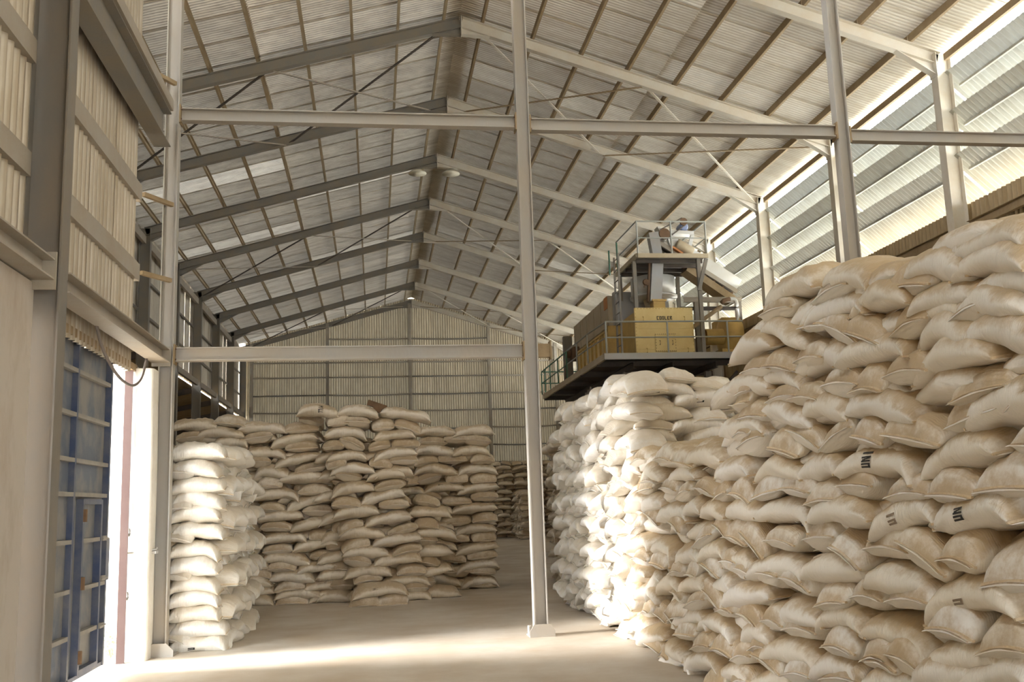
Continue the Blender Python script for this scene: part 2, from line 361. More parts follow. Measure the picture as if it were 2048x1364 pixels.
for k, ya in enumerate(FY[:-1] + [49.15]):
    for side in ('left', 'right'):
        where = 'against the far end wall' if k == 8 else '%s roof frame counted from the tie beams' % ORD[k+1]
        rafter(ya, k, side, 'steel rafter on the %s roof slope, %s' % (side, where))
# rafter over the posts
for s, ex in ((-1, -2.9), (1, EX)):
    b = new(); ibeam(b, (ex, PY, roof_z(ex)-.12), (RX+s*.012, PY, RZ-.123), .24, .15)
    props(finish('roof_beam', b, M_STEEL), 'steel rafter above the tall posts, %s of the ridge' % ('left' if s < 0 else 'right'), 'beam', None, 'structure')
def column(x, ya, z1, material, label, depth=.30, flange=.20, z0=0, inner=1):
    b = new(); ibeam(b, (x, ya, z0), (x, ya, z1), depth, flange, (1, 0, 0))
    c = props(finish('steel_column', b, material, loc=(x, ya, z0)), label, 'column', None, 'structure')
    return c
def base_plate(c, x, ya, w, d, material, gusset=True):
    b = new(); box(b, x-w/2, x+w/2, ya-d/2, ya+d/2, 0, .02)
    if gusset:
        for yy in (ya-.085,):
            vs = [b.verts.new((px, yy-.06, pz)) for px, pz in ((x-w/2, .02), (x+w/2, .02), (x+w/2, .07), (x+.1, .15), (x-.1, .15), (x-w/2, .07))]; b.faces.new(vs)
            vs2 = [b.verts.new((v.co.x, yy-.045, v.co.z)) for v in vs]; b.faces.new(vs2[::-1])
            for i in range(6): b.faces.new((vs[i], vs2[i], vs2[(i+1) % 6], vs[(i+1) % 6]))
    finish('base_plate', b, material, c)
for k, ya in enumerate(FY):
    yy = ya if k < 8 else 49.15
    nm = '%s beyond the tie beams' % ORD[k+1] if k < 8 else 'in the far corner'
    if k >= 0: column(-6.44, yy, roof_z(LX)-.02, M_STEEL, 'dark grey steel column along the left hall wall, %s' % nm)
    c = column(10.35, yy, roof_z(EX)-.02, M_PALELIT, 'pale steel column along the louvered right wall, %s' % nm)
    # cap plates by the eave
    b = new(); box(b, 10.19, 10.205, yy-.12, yy+.12, 9.02, 9.46); finish('end_plate', b, M_PALELIT, c)
# end wall posts
# tall posts and tie beams across the front of the hall
PL, PM, PR_ = -2.485, 1.985, 6.49
p1 = column(PL, PY, roof_z(PL)-.12, M_POLE, 'tall grey steel post beside the blue door, end of the tie beams', .17, .15); base_plate(p1, PL, PY, .36, .30, M_POLE)
p2 = column(PM, PY, roof_z(PM)-.12, M_POLE, 'tall grey steel post standing alone in the aisle', .17, .15); base_plate(p2, PM, PY, .31, .30, M_POLE)
p3 = column(PR_, PY, roof_z(PR_)-.12, M_POLE, 'tall grey steel post rising behind the big sack pile', .17, .15)
b = new(); box(b, PM-.16, PM-.12, PY-.05, PY+.03, 0, .13, .01); finish('anchor_block', b, M_POLE, p2)
def tie(x0, x1, z, label, rest=None):
    b = new(); ibeam(b, (x0, PY, z), (x1, PY, z), .165, .13)
    t = props(finish('tie_beam', b, M_POLE, loc=((x0+x1)/2, PY, z)), label, 'beam', 'tie beams between the posts', 'structure')
    for x in (x0+.006, x1-.006):
        b = new(); box(b, x-.008, x+.008, PY-.085, PY+.085, z-.12, z+.12); finish('end_plate', b, M_BROWNST, t)
        b = new()
        for dz in (-.07, .07):
            for dy in (-.055, .055): box(b, x-.022, x+.022, PY+dy-.012, PY+dy+.012, z+dz-.012, z+dz+.012)
        q = finish('bolt_heads', b, M_RUST, t); q['kind'] = 'stuff'
    return t
tie(PL+.09, PM-.09, 6.585, 'upper steel tie beam between door post and aisle post')
tie(PM+.09, PR_-.09, 6.555, 'upper steel tie beam from aisle post to the post behind sacks')
tie(PR_+.09, 10.15, 6.50, 'upper steel tie beam reaching the louvered right wall')
tie(PL+.09, PM-.09, 3.515, 'lower steel tie beam from the blue door post to aisle post')
b = new(); box(b, PM+.09, PM+.26, PY-.05, PY+.05, 3.43, 3.60); box(b, PM+.245, PM+.26, PY-.08, PY+.08, 3.40, 3.64)
finish('bracket', b, M_BROWNST, p2)

# roof bracing rods
def brace(p, q, label, material, w=.05):
    b = new(); bar(b, p, q, w, w*.5)
    props(finish('roof_brace', b, material, loc=p), label, 'brace', 'roof bracing')
for bi, (ka, nm) in enumerate(((1, 'nearest'), (4, 'middle'), (7, 'farthest'))):
    ya, yb = FY[ka], (FY[ka+1] if ka < 7 else 49.1)
    for side in ('left', 'right'):
        s = -1 if side == 'left' else 1; ex = -6.25 if s < 0 else 10.15
        xm = (RX+ex)/2
        for half, xa, xb in (('upper', RX+s*.45, xm-s*.1), ('lower', xm, ex)):
            za, zb = roof_z(xa)-.21, roof_z(xb)-.21
            brace((xa, ya, za), (xb, yb, zb), 'brace running down from the ridge side, %s half, %s slope, %s braced bay' % (half, side, nm), M_PALELIT if s > 0 else M_DARK if True else M_STEEL)
            brace((xb, ya, zb-.03), (xa, yb, za-.03), 'brace running up towards the ridge, %s half, %s slope, %s braced bay' % (half, side, nm), M_BROWNST if s > 0 else M_GIRT)

# two pale lamp bowls under the third frame
for x, nm in ((1.36, 'left'), (2.37, 'right')):
    b = new(); lathe(b, (x, 28.14+.1, 11.60), (0, 0, -1), [(.05, -.06), (.16, -.03), (.27, .05), (.275, .07)], 18)
    t = props(empty('roof_lamp', (x, 28.24, 11.6)), 'pale oval lamp bowl under the ridge, %s of the pair' % nm, 'lamp', 'lamps at the ridge')
    finish('lamp_bowl', b, M_LAMP, t, True)
    b = new(); tube(b, [(x, 28.24, 11.64), (x, 28.24, 11.86)], .02, 6); finish('stem', b, M_STEEL, t)

# far end wall
wb = empty('wall_back', (RX, 49.4, 3.65), 'far end wall of corrugated sheets on steel rails', kind='structure')
x = -10.6; i = 0
while x < 10.75:
    w = .86; xm = x+w/2
    z1 = (max(roof_z(x), roof_z(x+w))+.165+.02*rnd.random()) if xm > -6.7 else 6.0
    me = corr_mesh('wall_sheet', w, z1-3.55, pitch=.123, amp=.02, seg=6)
    gap = .012 if rnd.random() < .2 else .0
    place('wall_sheet', me, M_BACK, (x, 49.42+rnd.random()*.02, 3.55), (1, 0, 0), (0, 0, 1), wb)
    x += w-.014+gap; i += 1
posts = [-6.03, -2.31, 1.83, 5.87, 9.35]
for x in posts:
    b = new(); ibeam(b, (x, 49.2, 0), (x, 49.2, min(roof_z(x)-.02, 11.9)), .22, .16, (0, 1, 0)); finish('wall_post', b, M_GIRT, wb)
ed = [-6.3]+posts+[10.2]
for a, c in zip(ed[:-1], ed[1:]):
    for z in (10.1, 8.9, 8.15, 7.25, 6.4, 5.5, 4.6, 3.72):
        if c-a < .5: continue
        if z > min(roof_z(a), roof_z(c))-.35: continue
        sag = .05*rnd.random(); b = new(); h = .075
        pts = [Vector((a+.08+(c-a-.16)*t, 49.27, z-4*sag*t*(1-t))) for t in (0, .25, .5, .75, 1)]
        for p, q in zip(pts[:-1], pts[1:]): bar(b, p, q, .05, h if z > 4 else .09)
        finish('wall_rail', b, M_GIRT if rnd.random() < .6 else M_STEEL, wb)
for z in (5.2, 4.2):
    b = new(); bar(b, (-10.5, 49.25, z), (-6.6, 49.25, z), .06, .09); finish('wall_rail', b, M_STEEL, wb)
b = new(); box(b, -10.7, 10.7, 49.32, 49.6, 0, 3.58)
props(finish('wall_back_base', b, M_MASON), 'brown rendered lower part of the far end wall', kind='structure')

# right wall: low brown sheeting and louver blades above it
wr = empty('wall_right', (10.6, 20, 0), 'right side wall, brown sheeting below and rows of louver blades above', kind='structure')
me_w = corr_mesh('wall_sheet', .99, 6.62, pitch=.123, amp=.022, seg=8, trap=True)
y = Y0
while y < 49.3:
    place('wall_sheet', me_w, M_BROWN, (10.58, y, .0), (0, 1, 0), (0, 0, 1), wr); y += .985
for ya, yb in [(Y0, 11.26)]+bays:
    b = new(); channel(b, (10.50, ya+.12, 6.18), (10.50, yb-.12, 6.18), .17, .07, flip=-1); finish('wall_rail', b, M_BROWNST, wr)
me_b = {}
for ya, yb in [(Y0, -.0), (0, 5.6), (5.6, 11.26)]+bays:
    L = round(yb-ya-.06, 2)
    if L not in me_b: me_b[L] = corr_mesh('louver_blade', L, 1.12, pitch=.123, amp=.018, seg=6, trap=True)
    for z in (9.14, 8.38, 7.54):
        place('louver_blade', me_b[L], M_LOUV, (10.42, ya+.20, z), (0, 1, 0), (.74, 0, -.68), wr)
        b = new(); bar(b, (10.42+.25, ya+.18, z-.23-.03), (10.42+.25, yb-.04, z-.23-.03), .045, .045); finish('louver_rail', b, M_LOUV, wr)
    b = new(); channel(b, (10.36, ya+.1, 9.38), (10.36, yb-.1, 9.38), .13, .06); finish('eave_rail', b, M_BROWNST, wr)

# left hall wall beyond the posts, with the open side aisle under it
wl = empty('wall_left', (-6.6, 30, 6.3), 'left hall wall of pale sheets above an open side aisle', kind='structure')
me_u = corr_mesh('wall_sheet', .99, 3.60, pitch=.123, amp=.02, seg=6)
y = 12.4
while y < 49.2:
    place('wall_sheet', me_u, M_WALL, (-6.66, y, 6.3), (0, 1, 0), (0, 0, 1), wl); y += .985 + (.012 if rnd.random() < .3 else 0)
for ya, yb in [(12.4, FY[0])]+list(zip(FY[:-1], FY[1:])):
    b = new(); channel(b, (-6.36, ya+.11, 6.33), (-6.36, yb-.11, 6.33), .20, .10, flip=-1); finish('side_girder', b, M_GIRT, wl)
    b = new(); channel(b, (-6.40, ya+.11, 9.36), (-6.40, yb-.11, 9.36), .22, .10, flip=-1); finish('eave_rail', b, M_GIRT, wl)
    for z in (7.35, 8.4):
        b = new(); bar(b, (-6.58, ya+.1, z), (-6.58, yb-.1, z), .05, .07); finish('wall_rail', b, M_STEEL, wl)
    b = new(); bar(b, (-6.6, yb, 6.05), (-10.5, yb, 5.35), .10, .20); finish('aisle_rafter', b, M_DARK, wl)
b = new()
me_lr = corr_mesh('aisle_roof_sheet', 37.0, 4.2, pitch=.3, amp=.02, seg=4)
place('aisle_roof_sheet', me_lr, M_BROWN, (-6.62, 12.4, 6.24), (0, 1, 0), (-.984, 0, -.177), wl)
b = new(); box(b, -10.72, -10.6, 12.3, 49.4, 0, 5.5); finish('aisle_wall', b, M_BROWN, wl)
# return wall closing the hall beside the door bay
wt = empty('wall_left_return', (-6, 12.4, 0), 'cross wall closing the hall beside the door bay', kind='structure')
b = new(); box(b, -10.7, -6.8, 12.32, 12.45, 0, 6.2); box(b, -6.8, -2.88, 12.32, 12.45, 0, 3.40); box(b, -6.8, -3.06, 12.34, 12.44, 3.40, 9.0); finish('cross_panel', b, M_WHITEPL, wt)
b = new(); bar(b, (-6.8, 12.39, 9.2), (-3.0, 12.39, 10.35), .08, 1.0); finish('gable_strip', b, M_BROWN, wt)
b = new(); vs = [b.verts.new(p) for p in ((-2.80, 11.42, 3.3), (-3.06, 12.36, 3.3), (-3.06, 12.36, 10.75), (-2.80, 11.42, 10.75))]; b.faces.new(vs)
r = bmesh.ops.extrude_face_region(b, geom=b.faces[:]); bmesh.ops.translate(b, verts=[g for g in r['geom'] if isinstance(g, bmesh.types.BMVert)], vec=(-.04, -.01, 0))
finish('light_leak_panel', b, M_WALL, wt)  # panel added to stop a light leak, set edge-on to the camera

# near left wall with the sliding door
wn = empty('wall_left_near', (-2.75, 4, 3.3), 'near left wall of pale corrugated sheets with dusty steel shelves', kind='structure')
me_a = corr_mesh('wall_sheet', .93, 3.9, pitch=.133, amp=.022, seg=8); me_c = corr_mesh('wall_sheet', .93, 3.75, pitch=.133, amp=.022, seg=8)
y = 11.42-.92
while y > Y0-.5:
    place('wall_sheet', me_a, M_WALL, (-2.76, y, 3.22), (0, 1, 0), (0, 0, 1), wn)
    place('wall_sheet', me_c, M_WALL, (-2.75, y, 7.06), (0, 1, 0), (0, 0, 1), wn); y -= .915
for ya, yb in ((8.12, 11.9), (Y0, 7.88)):
    for z in (4.40, 5.36, 8.0, 9.3):
        b = new(); channel(b, (-2.70, ya, z), (-2.70, yb - (.35 if yb > 8 else 0), z), .20, .11, flip=-1); finish('wall_rail', b, M_GIRT, wn)
    # deep beam under the eaves level
    b = new(); ibeam(b, (-2.56, ya, 6.30), (-2.56, yb, 6.30), .44, .20); finish('wall_beam', b, M_STEEL, wn)
    b = new(); channel(b, (-2.44, ya, 6.62), (-2.44, yb, 6.62), .14, .10, flip=-1); finish('edge_channel', b, M_GIRT, wn)
# short brackets from the shelves to the post
for z in (4.40, 5.36, 6.95):
    b = new(); bar(b, (-2.70, 11.62, z+.02), (-2.45, PY-.09, z+.02), .05, .05); finish('bracket', b, M_BROWNST, wn)
col1 = column(-2.60, 8.0, 10.6, M_COL, 'large dark steel column between plaster wall and blue door', .30, .20)
b = new(); box(b, -2.87, -2.62, Y0, 7.84, 0, 3.42)
props(finish('wall_left_plaster', b, M_PLASTER), 'stained beige plaster wall in front of the door', kind='structure')
b = new(); ibeam(b, (-2.53, 8.11, 3.485), (-2.53, PY-.1, 3.485), .17, .20); box(b, -2.64, -2.42, PY-.11, PY-.09, 3.36, 3.60)
props(finish('door_lintel', b, M_GIRT, loc=(-2.53, 10, 3.485)), 'dusty steel beam over the blue door', 'beam', None, 'structure')
b = new(); ibeam(b, (-2.56, Y0, 3.52), (-2.56, 7.82, 3.52), .17, .20); box(b, -2.66, -2.45, 7.80, 7.82, 3.36, 3.66)
props(finish('plaster_wall_beam', b, M_GIRT, loc=(-2.56, 4, 3.52)), 'dusty steel beam along the top of the plaster wall', 'beam', None, 'structure')
# jamb: thick plaster, rounded inner edge
b = new(); prof = []
pts = [(-2.86, 11.74), (-2.60, 11.74)] + [(-2.60+.055*math.sin(a), 11.795-.055*math.cos(a)) for a in (.3, .7, 1.1, 1.57)] + [(-2.545, 12.02), (-2.86, 12.02)]
lv = []
zs = [0, .4, 1.0, 1.7, 2.3, 2.9, 3.30]
rr = random.Random(3)
for z in zs:
    j = (rr.random()-.5)*.018
    lv.append([b.verts.new((px+(j if 0 < i < len(pts)-1 else 0), py+(j if i in (1, 2, 3, 4) else 0), z)) for i, (px, py) in enumerate(pts)])
for i in range(len(zs)-1):
    for k in range(len(pts)):
        b.faces.new((lv[i][k], lv[i][(k+1) % len(pts)], lv[i+1][(k+1) % len(pts)], lv[i+1][k]))
b.faces.new(lv[0][::-1]); b.faces.new(lv[-1])
box(b, -2.90, -2.80, 12.0, 12.34, 0, 3.36)  # outer strip added to keep light from leaking past the jamb
props(finish('wall_left_jamb', b, M_WHITEPL), 'whitewashed plaster jamb at the free end of the blue door', kind='structure')
# the door: a blue framed steel leaf with a wicket in it
dr = props(empty('door_1', (-2.82, 9.5, .1)), 'tall blue steel sliding door, dusty ribs and small wicket door', 'door', None, 'structure')
ZT, ZB, YL, YR = 3.36, .10, 7.95, 10.92
ZH = [2.99, 2.57, 2.14, 1.82, 1.38, .93, .51]
vert = [8.55, 9.75]
for ya, yb in ((YL, 9.75), (9.75, YR)):
    for za, zb in zip([ZT]+ZH, ZH+[ZB]):
        if ya > 9 and za <= 1.83: continue
        b = new(); box(b, -2.862, -2.854, ya+.01, yb-.01, zb+.004, za-.004); finish('door_panel', b, M_BLUE, dr)
def dbar(y0, y1, z0, z1, m=M_BLUEFR, name='frame_bar', x0=-2.854, x1=-2.80, par=dr):
    b = new(); box(b, x0, x1, y0, y1, z0, z1); return finish(name, b, m, par)
dbar(YL, YR, ZT-.05, ZT, M_BLUEFR, x1=-2.78); dbar(YL, YR, ZB, ZB+.04); dbar(YR-.05, YR, ZB, ZT, M_BLUEFR, x1=-2.79); dbar(9.70, 9.75, ZB, ZT); dbar(8.45, 8.50, ZB, ZT)
for z in ZH:
    for ya, yb in ((YL, 9.70), (9.755, YR-.05)):
        if ya > 9 and z < 1.80: continue
        q = dbar(ya, yb, z-.02, z+.02, M_DUSTBAR, 'rib')
wk = finish('wicket_door', box(new(), -2.862, -2.852, 9.752, 10.90, .11, 1.83), M_BLUE, dr)
wk['label'] = 'small wicket door set in the blue door'
for y0, y1, z0, z1 in ((9.98, 10.03, .14, 1.78), (10.62, 10.67, .14, 1.78), (10.032, 10.618, 1.73, 1.78), (10.032, 10.618, .14, .18)):
    b = new(); box(b, -2.852, -2.785, y0, y1, z0, z1); q = finish('wicket_frame', b, M_BLUEFR, wk)
for z in (1.38, .93, .51):
    for ya, yb in ((10.03, 10.62), (10.67, 10.86)):
        b = new(); box(b, -2.842, -2.79, ya, yb, z-.02, z+.02); finish('rib', b, M_DUSTBAR, dr)
for z in (1.62, .98, .30):
    b = new(); box(b, -2.79, -2.76, 9.985, 10.02, z-.06, z+.06); lathe(b, (-2.765, 10.0, z-.06), (0, 0, 1), [(.014, 0), (.014, .12)], 8); finish('hinge', b, M_BOARD, dr)
for z in (1.38, .98, .51):
    b = new(); box(b, -2.79, -2.765, 10.64, 10.78, z-.02, z+.03); tube(b, [(-2.76, 10.60, z+.005), (-2.76, 10.82, z+.005)], .009, 6); finish('bolt', b, M_DUSTBAR, dr)
b = new(); box(b, -2.84, -2.79, 10.92, 11.0, .95, 1.38); finish('lock_plate', b, M_BLUEFR, dr)
b = new(); bar(b, (-2.78, 8.1, 3.30), (-2.78, 11.80, 3.30), .06, .07); box(b, -2.81, -2.75, 8.1, 11.80, 3.335, 3.345)
props(finish('door_track', b, M_BROWNST, loc=(-2.78, 10, 3.3)), 'brown steel track above the blue door', 'track')
b = new(); extrude(b, (-2.80, 11.67, 0), (-2.80, 11.67, 3.28), [(-.045, -.045), (.045, -.045), (.045, -.035), (-.035, -.035), (-.035, .045), (-.045, .045)])
post = props(finish('door_post', b, M_REDPOST, loc=(-2.8, 11.67, 0)), 'red brown angle post with hooks at the door opening', 'post')
for z in (.72, 1.42):
    b = new(); tube(b, [(-2.755, 11.67+.035*math.sin(a), z+.04*math.cos(a)) for a in [i*math.pi/5 for i in range(0, 8)]], .007, 6); finish('hook', b, M_DUSTBAR, post)
b = new(); tube(b, [(-2.78, 11.72, 1.19), (-2.60, 11.80, 1.20), (-2.52, 11.95, 1.21), (-2.51, 11.97, 1.23)], .012, 8); finish('latch_bar', b, M_LGREY, post)
b = new(); box(b, -2.57, -2.50, 11.86, 11.99, 1.165, 1.195); finish('latch_plate', b, M_LGREY, post)
b = new(); tube(b, bend([(-2.66, 9.45, 3.56), (-2.62, 9.56, 3.42), (-2.62, 9.74, 3.27), (-2.62, 10.05, 3.13), (-2.62, 10.52, 3.02), (-2.62, 11.04, 3.01), (-2.62, 11.44, 3.15), (-2.62, 11.66, 3.40)], 5), .016, 8)
props(finish('hanging_cable', b, M_CABLE, loc=(-2.62, 10.5, 3.0), smooth=True), 'brown grey cable hanging in a loop across the door opening', 'cable')
# shrub in the yard seen through the gap
sh = props(empty('yard_shrub', (-3.02, 12.12, 0)), 'small green shrub in the bright yard past the door', 'shrub')

def leaves(root, c, n, r, h, seed):
    q = random.Random(seed); b = new()
    for i in range(n):
        a = q.random()*6.28; rr = r*q.random()**.5; z = c[2]+.03+h*q.random(); p = Vector((c[0]+rr*math.cos(a), c[1]+rr*math.sin(a)*.6, z))
        d = Vector((math.cos(a), math.sin(a), .4+q.random())).normalized()*(.035+.03*q.random()); s = d.cross(Vector((0, 0, 1))).normalized()*.015
        vs = [b.verts.new(v) for v in (p, p+d*.5+s, p+d, p+d*.5-s)]; b.faces.new(vs)
    o = finish('foliage', b, M_LEAF, root); o['kind'] = 'stuff'
    b = new()
    for i in range(6):
        a = i*1.05; tube(b, [(c[0], c[1], c[2]), (c[0]+r*.4*math.cos(a), c[1]+r*.25*math.sin(a), c[2]+h*.8)], .004, 4)
    finish('stems', b, M_BOARD, root)
leaves(sh, (-3.02, 12.12, 0), 90, .16, .26, 5)

# unseen end behind the viewer: wall added, gateway sized for the inside light
we = empty('wall_rear', (4, -7, 0), 'unseen sheeted end wall added behind the view, with open gateway', kind='structure')
for x0, x1, z0, z1 in ((-2.9, 10.7, 3.9, 12.2), (-2.9, 2.0, 0, 3.9), (8.5, 10.7, 0, 3.9)):
    b = new(); box(b, x0, x1, -7.12, -7.02, z0, z1); finish('end_panel', b, M_BROWN, we)

# ------------------------------------------------------------------ sacks
class Shape:
    """A filled woven sack: x along it (both ends sewn flat), y across, z up. Ends are slightly wider than the belly and pinch to a flat sewn edge."""
    def __init__(self, seed, L, W, H, kind):
        r = random.Random(seed); self.L, self.W, self.H = L, W, H
        self.d1 = r.uniform(.01, .075) if kind == 's' else r.uniform(-.02, .04); self.d2 = r.uniform(-.035, .035); self.d3 = r.uniform(-.03, .03)
        self.e = r.uniform(3.6, 5.4) if kind == 's' else r.uniform(6, 9); self.q = r.uniform(.48, .58) if kind == 's' else r.uniform(.42, .50); self.ear = r.uniform(-.015, .028)
        self.ph = [r.uniform(0, 6.28) for _ in range(10)]; self.tw = r.uniform(-.16, .16)
        self.wr = r.uniform(.008, .016); self.curl = [r.uniform(-.075, -.01), r.uniform(-.075, -.01)]
        self.arch = r.uniform(.004, .022)      # seam bows up or down across the width
    def P(self, u, th, off=0.0):
        L, W, H, ph = self.L, self.W, self.H, self.ph
        a = abs(u); uu = min(a, 1.0)
        half_w = W/2*(.97 + .05*math.cos(3*u+ph[0]))*(1-.10*uu**14) + self.ear*uu**7
        t = H/2*max(0.0, 1-uu**self.e)**self.q + .007
        c, s = math.cos(th), math.sin(th)
        n = 2.0 if uu < .8 else 2.0
        cy = math.copysign(abs(c)**(.80), c); cz = math.copysign(abs(s)**(.92), s)
        if s < 0: cz *= .86
        y = half_w*cy; z = t*cz
        m = (1-uu**6)
        wob = .009*math.sin(2*th+ph[1]+2.2*u) + .007*math.sin(3*th+5*u+ph[2]) + .005*math.sin(7*u+th+ph[3])
        wr = self.wr*uu**2*(1-uu**9)*math.sin(9*th+ph[4]+2*math.sin(6*u+ph[5])) + .5*self.wr*(1-uu**4)*math.sin(21*u+ph[6]+2*c)*max(0, s)**2
        y += (wob+wr+off)*c*m + (off*c)*(1-m)
        z += (wob+wr+off)*s*m + (off*s)*(1-m)
        x = L/2*u*(1-.02*c*c*m)
        e = self.curl[0 if u < 0 else 1]
        z += -self.d1*u*u + self.d2*u*u*u + self.d3*u + e*uu**8
        z += -self.arch*(cy*cy)*(.4+.9*uu**4)*(W/.5)
        z += self.tw*u*y*.5
        y += .02*math.sin(2*u+ph[7])
        return x, y, z
    def mesh(self, name, nu, nt):
        us = [-1 + 2*i/nu for i in range(nu+1)]
        us = [math.copysign(abs(u)**.82, u) for u in us]
        us = [-1.045] + us + [1.045]
        V, F = [], []
        for u in us:
            for k in range(nt): V.append(self.P(u, 2*math.pi*k/nt))
        n = len(us)
        for i in range(n-1):
            for k in range(nt): F.append((i*nt+k, i*nt+(k+1) % nt, (i+1)*nt+(k+1) % nt, (i+1)*nt+k))
        F.append(tuple(range(nt))); F.append(tuple((n-1)*nt+nt-1-k for k in range(nt)))
        me = bpy.data.meshes.new(name); me.from_pydata(V, [], [f[::-1] for f in F])
        for p in me.polygons: p.use_smooth = True
        # settled dust: more on cloth that faces up, thick near the ends
        nrm = np.empty(len(V)*3, 'f'); me.vertex_normals.foreach_get('vector', nrm); nz = nrm.reshape(-1, 3)[:, 2]
        if np.mean([v[2]*z for v, z in zip(V, nz)]) < 0: nz = -nz
        d = np.clip(.18+.62*nz, 0, 1)
        at = me.attributes.new('dust', 'FLOAT', 'POINT'); at.data.foreach_set('value', d.astype('f'))
        return me
    def seam_mesh(self, name, end):
        """A stitched tape lying along one sewn end."""
        b = bmesh.new(); pts = []
        for i in range(13):
            th = math.pi*(1 - i/12); x, y, z = self.P(end*.985, th, .006); x2, y2, z2 = self.P(end*.985, -th, .006)
            pts.append(((x+x2)/2, (y+y2)/2, (z+z2)/2))
        for p, q in zip(pts[:-1], pts[1:]): bar(b, p, q, .014, .012)
        me = bpy.data.meshes.new(name); b.to_mesh(me); b.free(); me.materials.append(M_SEAM); return me
NV = 9
LS, WS, HS = .80, .50, .218
SH = {'s': [Shape(100+i, LS, WS, HS, 's') for i in range(NV)], 'h': [Shape(300+i, LS, WS, HS, 'h') for i in range(NV)]}
LOW = {k: [s.mesh('sack_low', 11, 12) for s in SH[k]] for k in SH}
FULL = {(k, tone, i): SH[k][i].mesh('sack', 26, 28) for k in SH for i in range(NV) for tone in ('cream',)}
for (k, t, i) in list(FULL):
    for tone in ('white', 'tan'):
        me = FULL[(k, 'cream', i)].copy(); me.name = 'sack'; FULL[(k, tone, i)] = me
for (k, t, i), me in FULL.items(): me.materials.append(M_SACK[t])
SEAM = {(k, i, e): SH[k][i].seam_mesh('stitched_seam', e) for k in SH for i in range(NV) for e in (-1, 1)}

def basis(d, n, kind):
    """Local x, y, z of a sack in world axes: d its direction along the face, n the outward normal of the face."""
    d = Vector(d).normalized(); n = Vector(n).normalized()
    if kind == 's':
        right = n.cross(Vector((0, 0, 1))) * -1
        x = d if d.dot(right) > 0 else -d
        y = (-n - x*(-n).dot(x)).normalized()
    else:
        y = d - n*d.dot(n); y.normalize(); x = n
        if Vector((0, 0, 1)).dot(x.cross(y)) < 0: y = -y
    z = x.cross(y)
    return x, y, z
NORMAL = {'near': (-1, 0, 0), 'rmf': (0, -1, 0), 'left': (0, -1, 0), 'midl': (0, -1, 0), 'midc': (0, -1, 0), 'midr': (0, -1, 0), 'loose': (0, -1, 0),
          'rms': (-1, 0, 0), 'leftside': (1, 0, 0), 'dark': (-1, 0, 0), 'farw': (0, -1, 0), 'fars': (-1, 0, 0)}
TONE = {'near': 'cream', 'rmf': 'white', 'left': 'white', 'midl': 'tan', 'midc': 'tan', 'midr': 'tan', 'loose': 'tan', 'rms': 'white', 'leftside': 'white', 'dark': 'tan', 'farw': 'tan', 'fars': 'white'}
REC = []         # every sack: stack, kind, matrix, variant, mark, place along the face, height
srnd = random.Random(11)
def add_sack(stack, kind, P, d, L, mark='', W=None, H=1.0, roll=0.0, core=False):
    n = Vector(NORMAL[stack]); P = Vector(P)
    x, y, z = basis(d, n, kind)
    if kind == 's':
        c = P - n*(.10 if not core else .16); sx = L/LS*.985; sy = (W or srnd.uniform(.46, .54))/WS
        if stack == 'near': c = P - n*.13
    else:
        ln = srnd.uniform(.80, .90); c = P - n*(ln/2+(.035 if stack == 'near' else .03)); sx = ln/LS; sy = L/WS*.97
    sz = H*srnd.uniform(.95, 1.08)
    if roll: z2 = (z + y*roll).normalized(); y = z2.cross(x); z = z2
    M = Matrix(((x.x*sx, y.x*sy, z.x*sz, c.x), (x.y*sx, y.y*sy, z.y*sz, c.y), (x.z*sx, y.z*sy, z.z*sz, c.z), (0, 0, 0, 1)))
    face_right = n.cross(Vector((0, 0, 1)))*-1
    REC.append(dict(stack=stack, kind=kind, M=M, v=srnd.randrange(NV), mark=mark, along=P.dot(face_right), z=P.z, core=core))
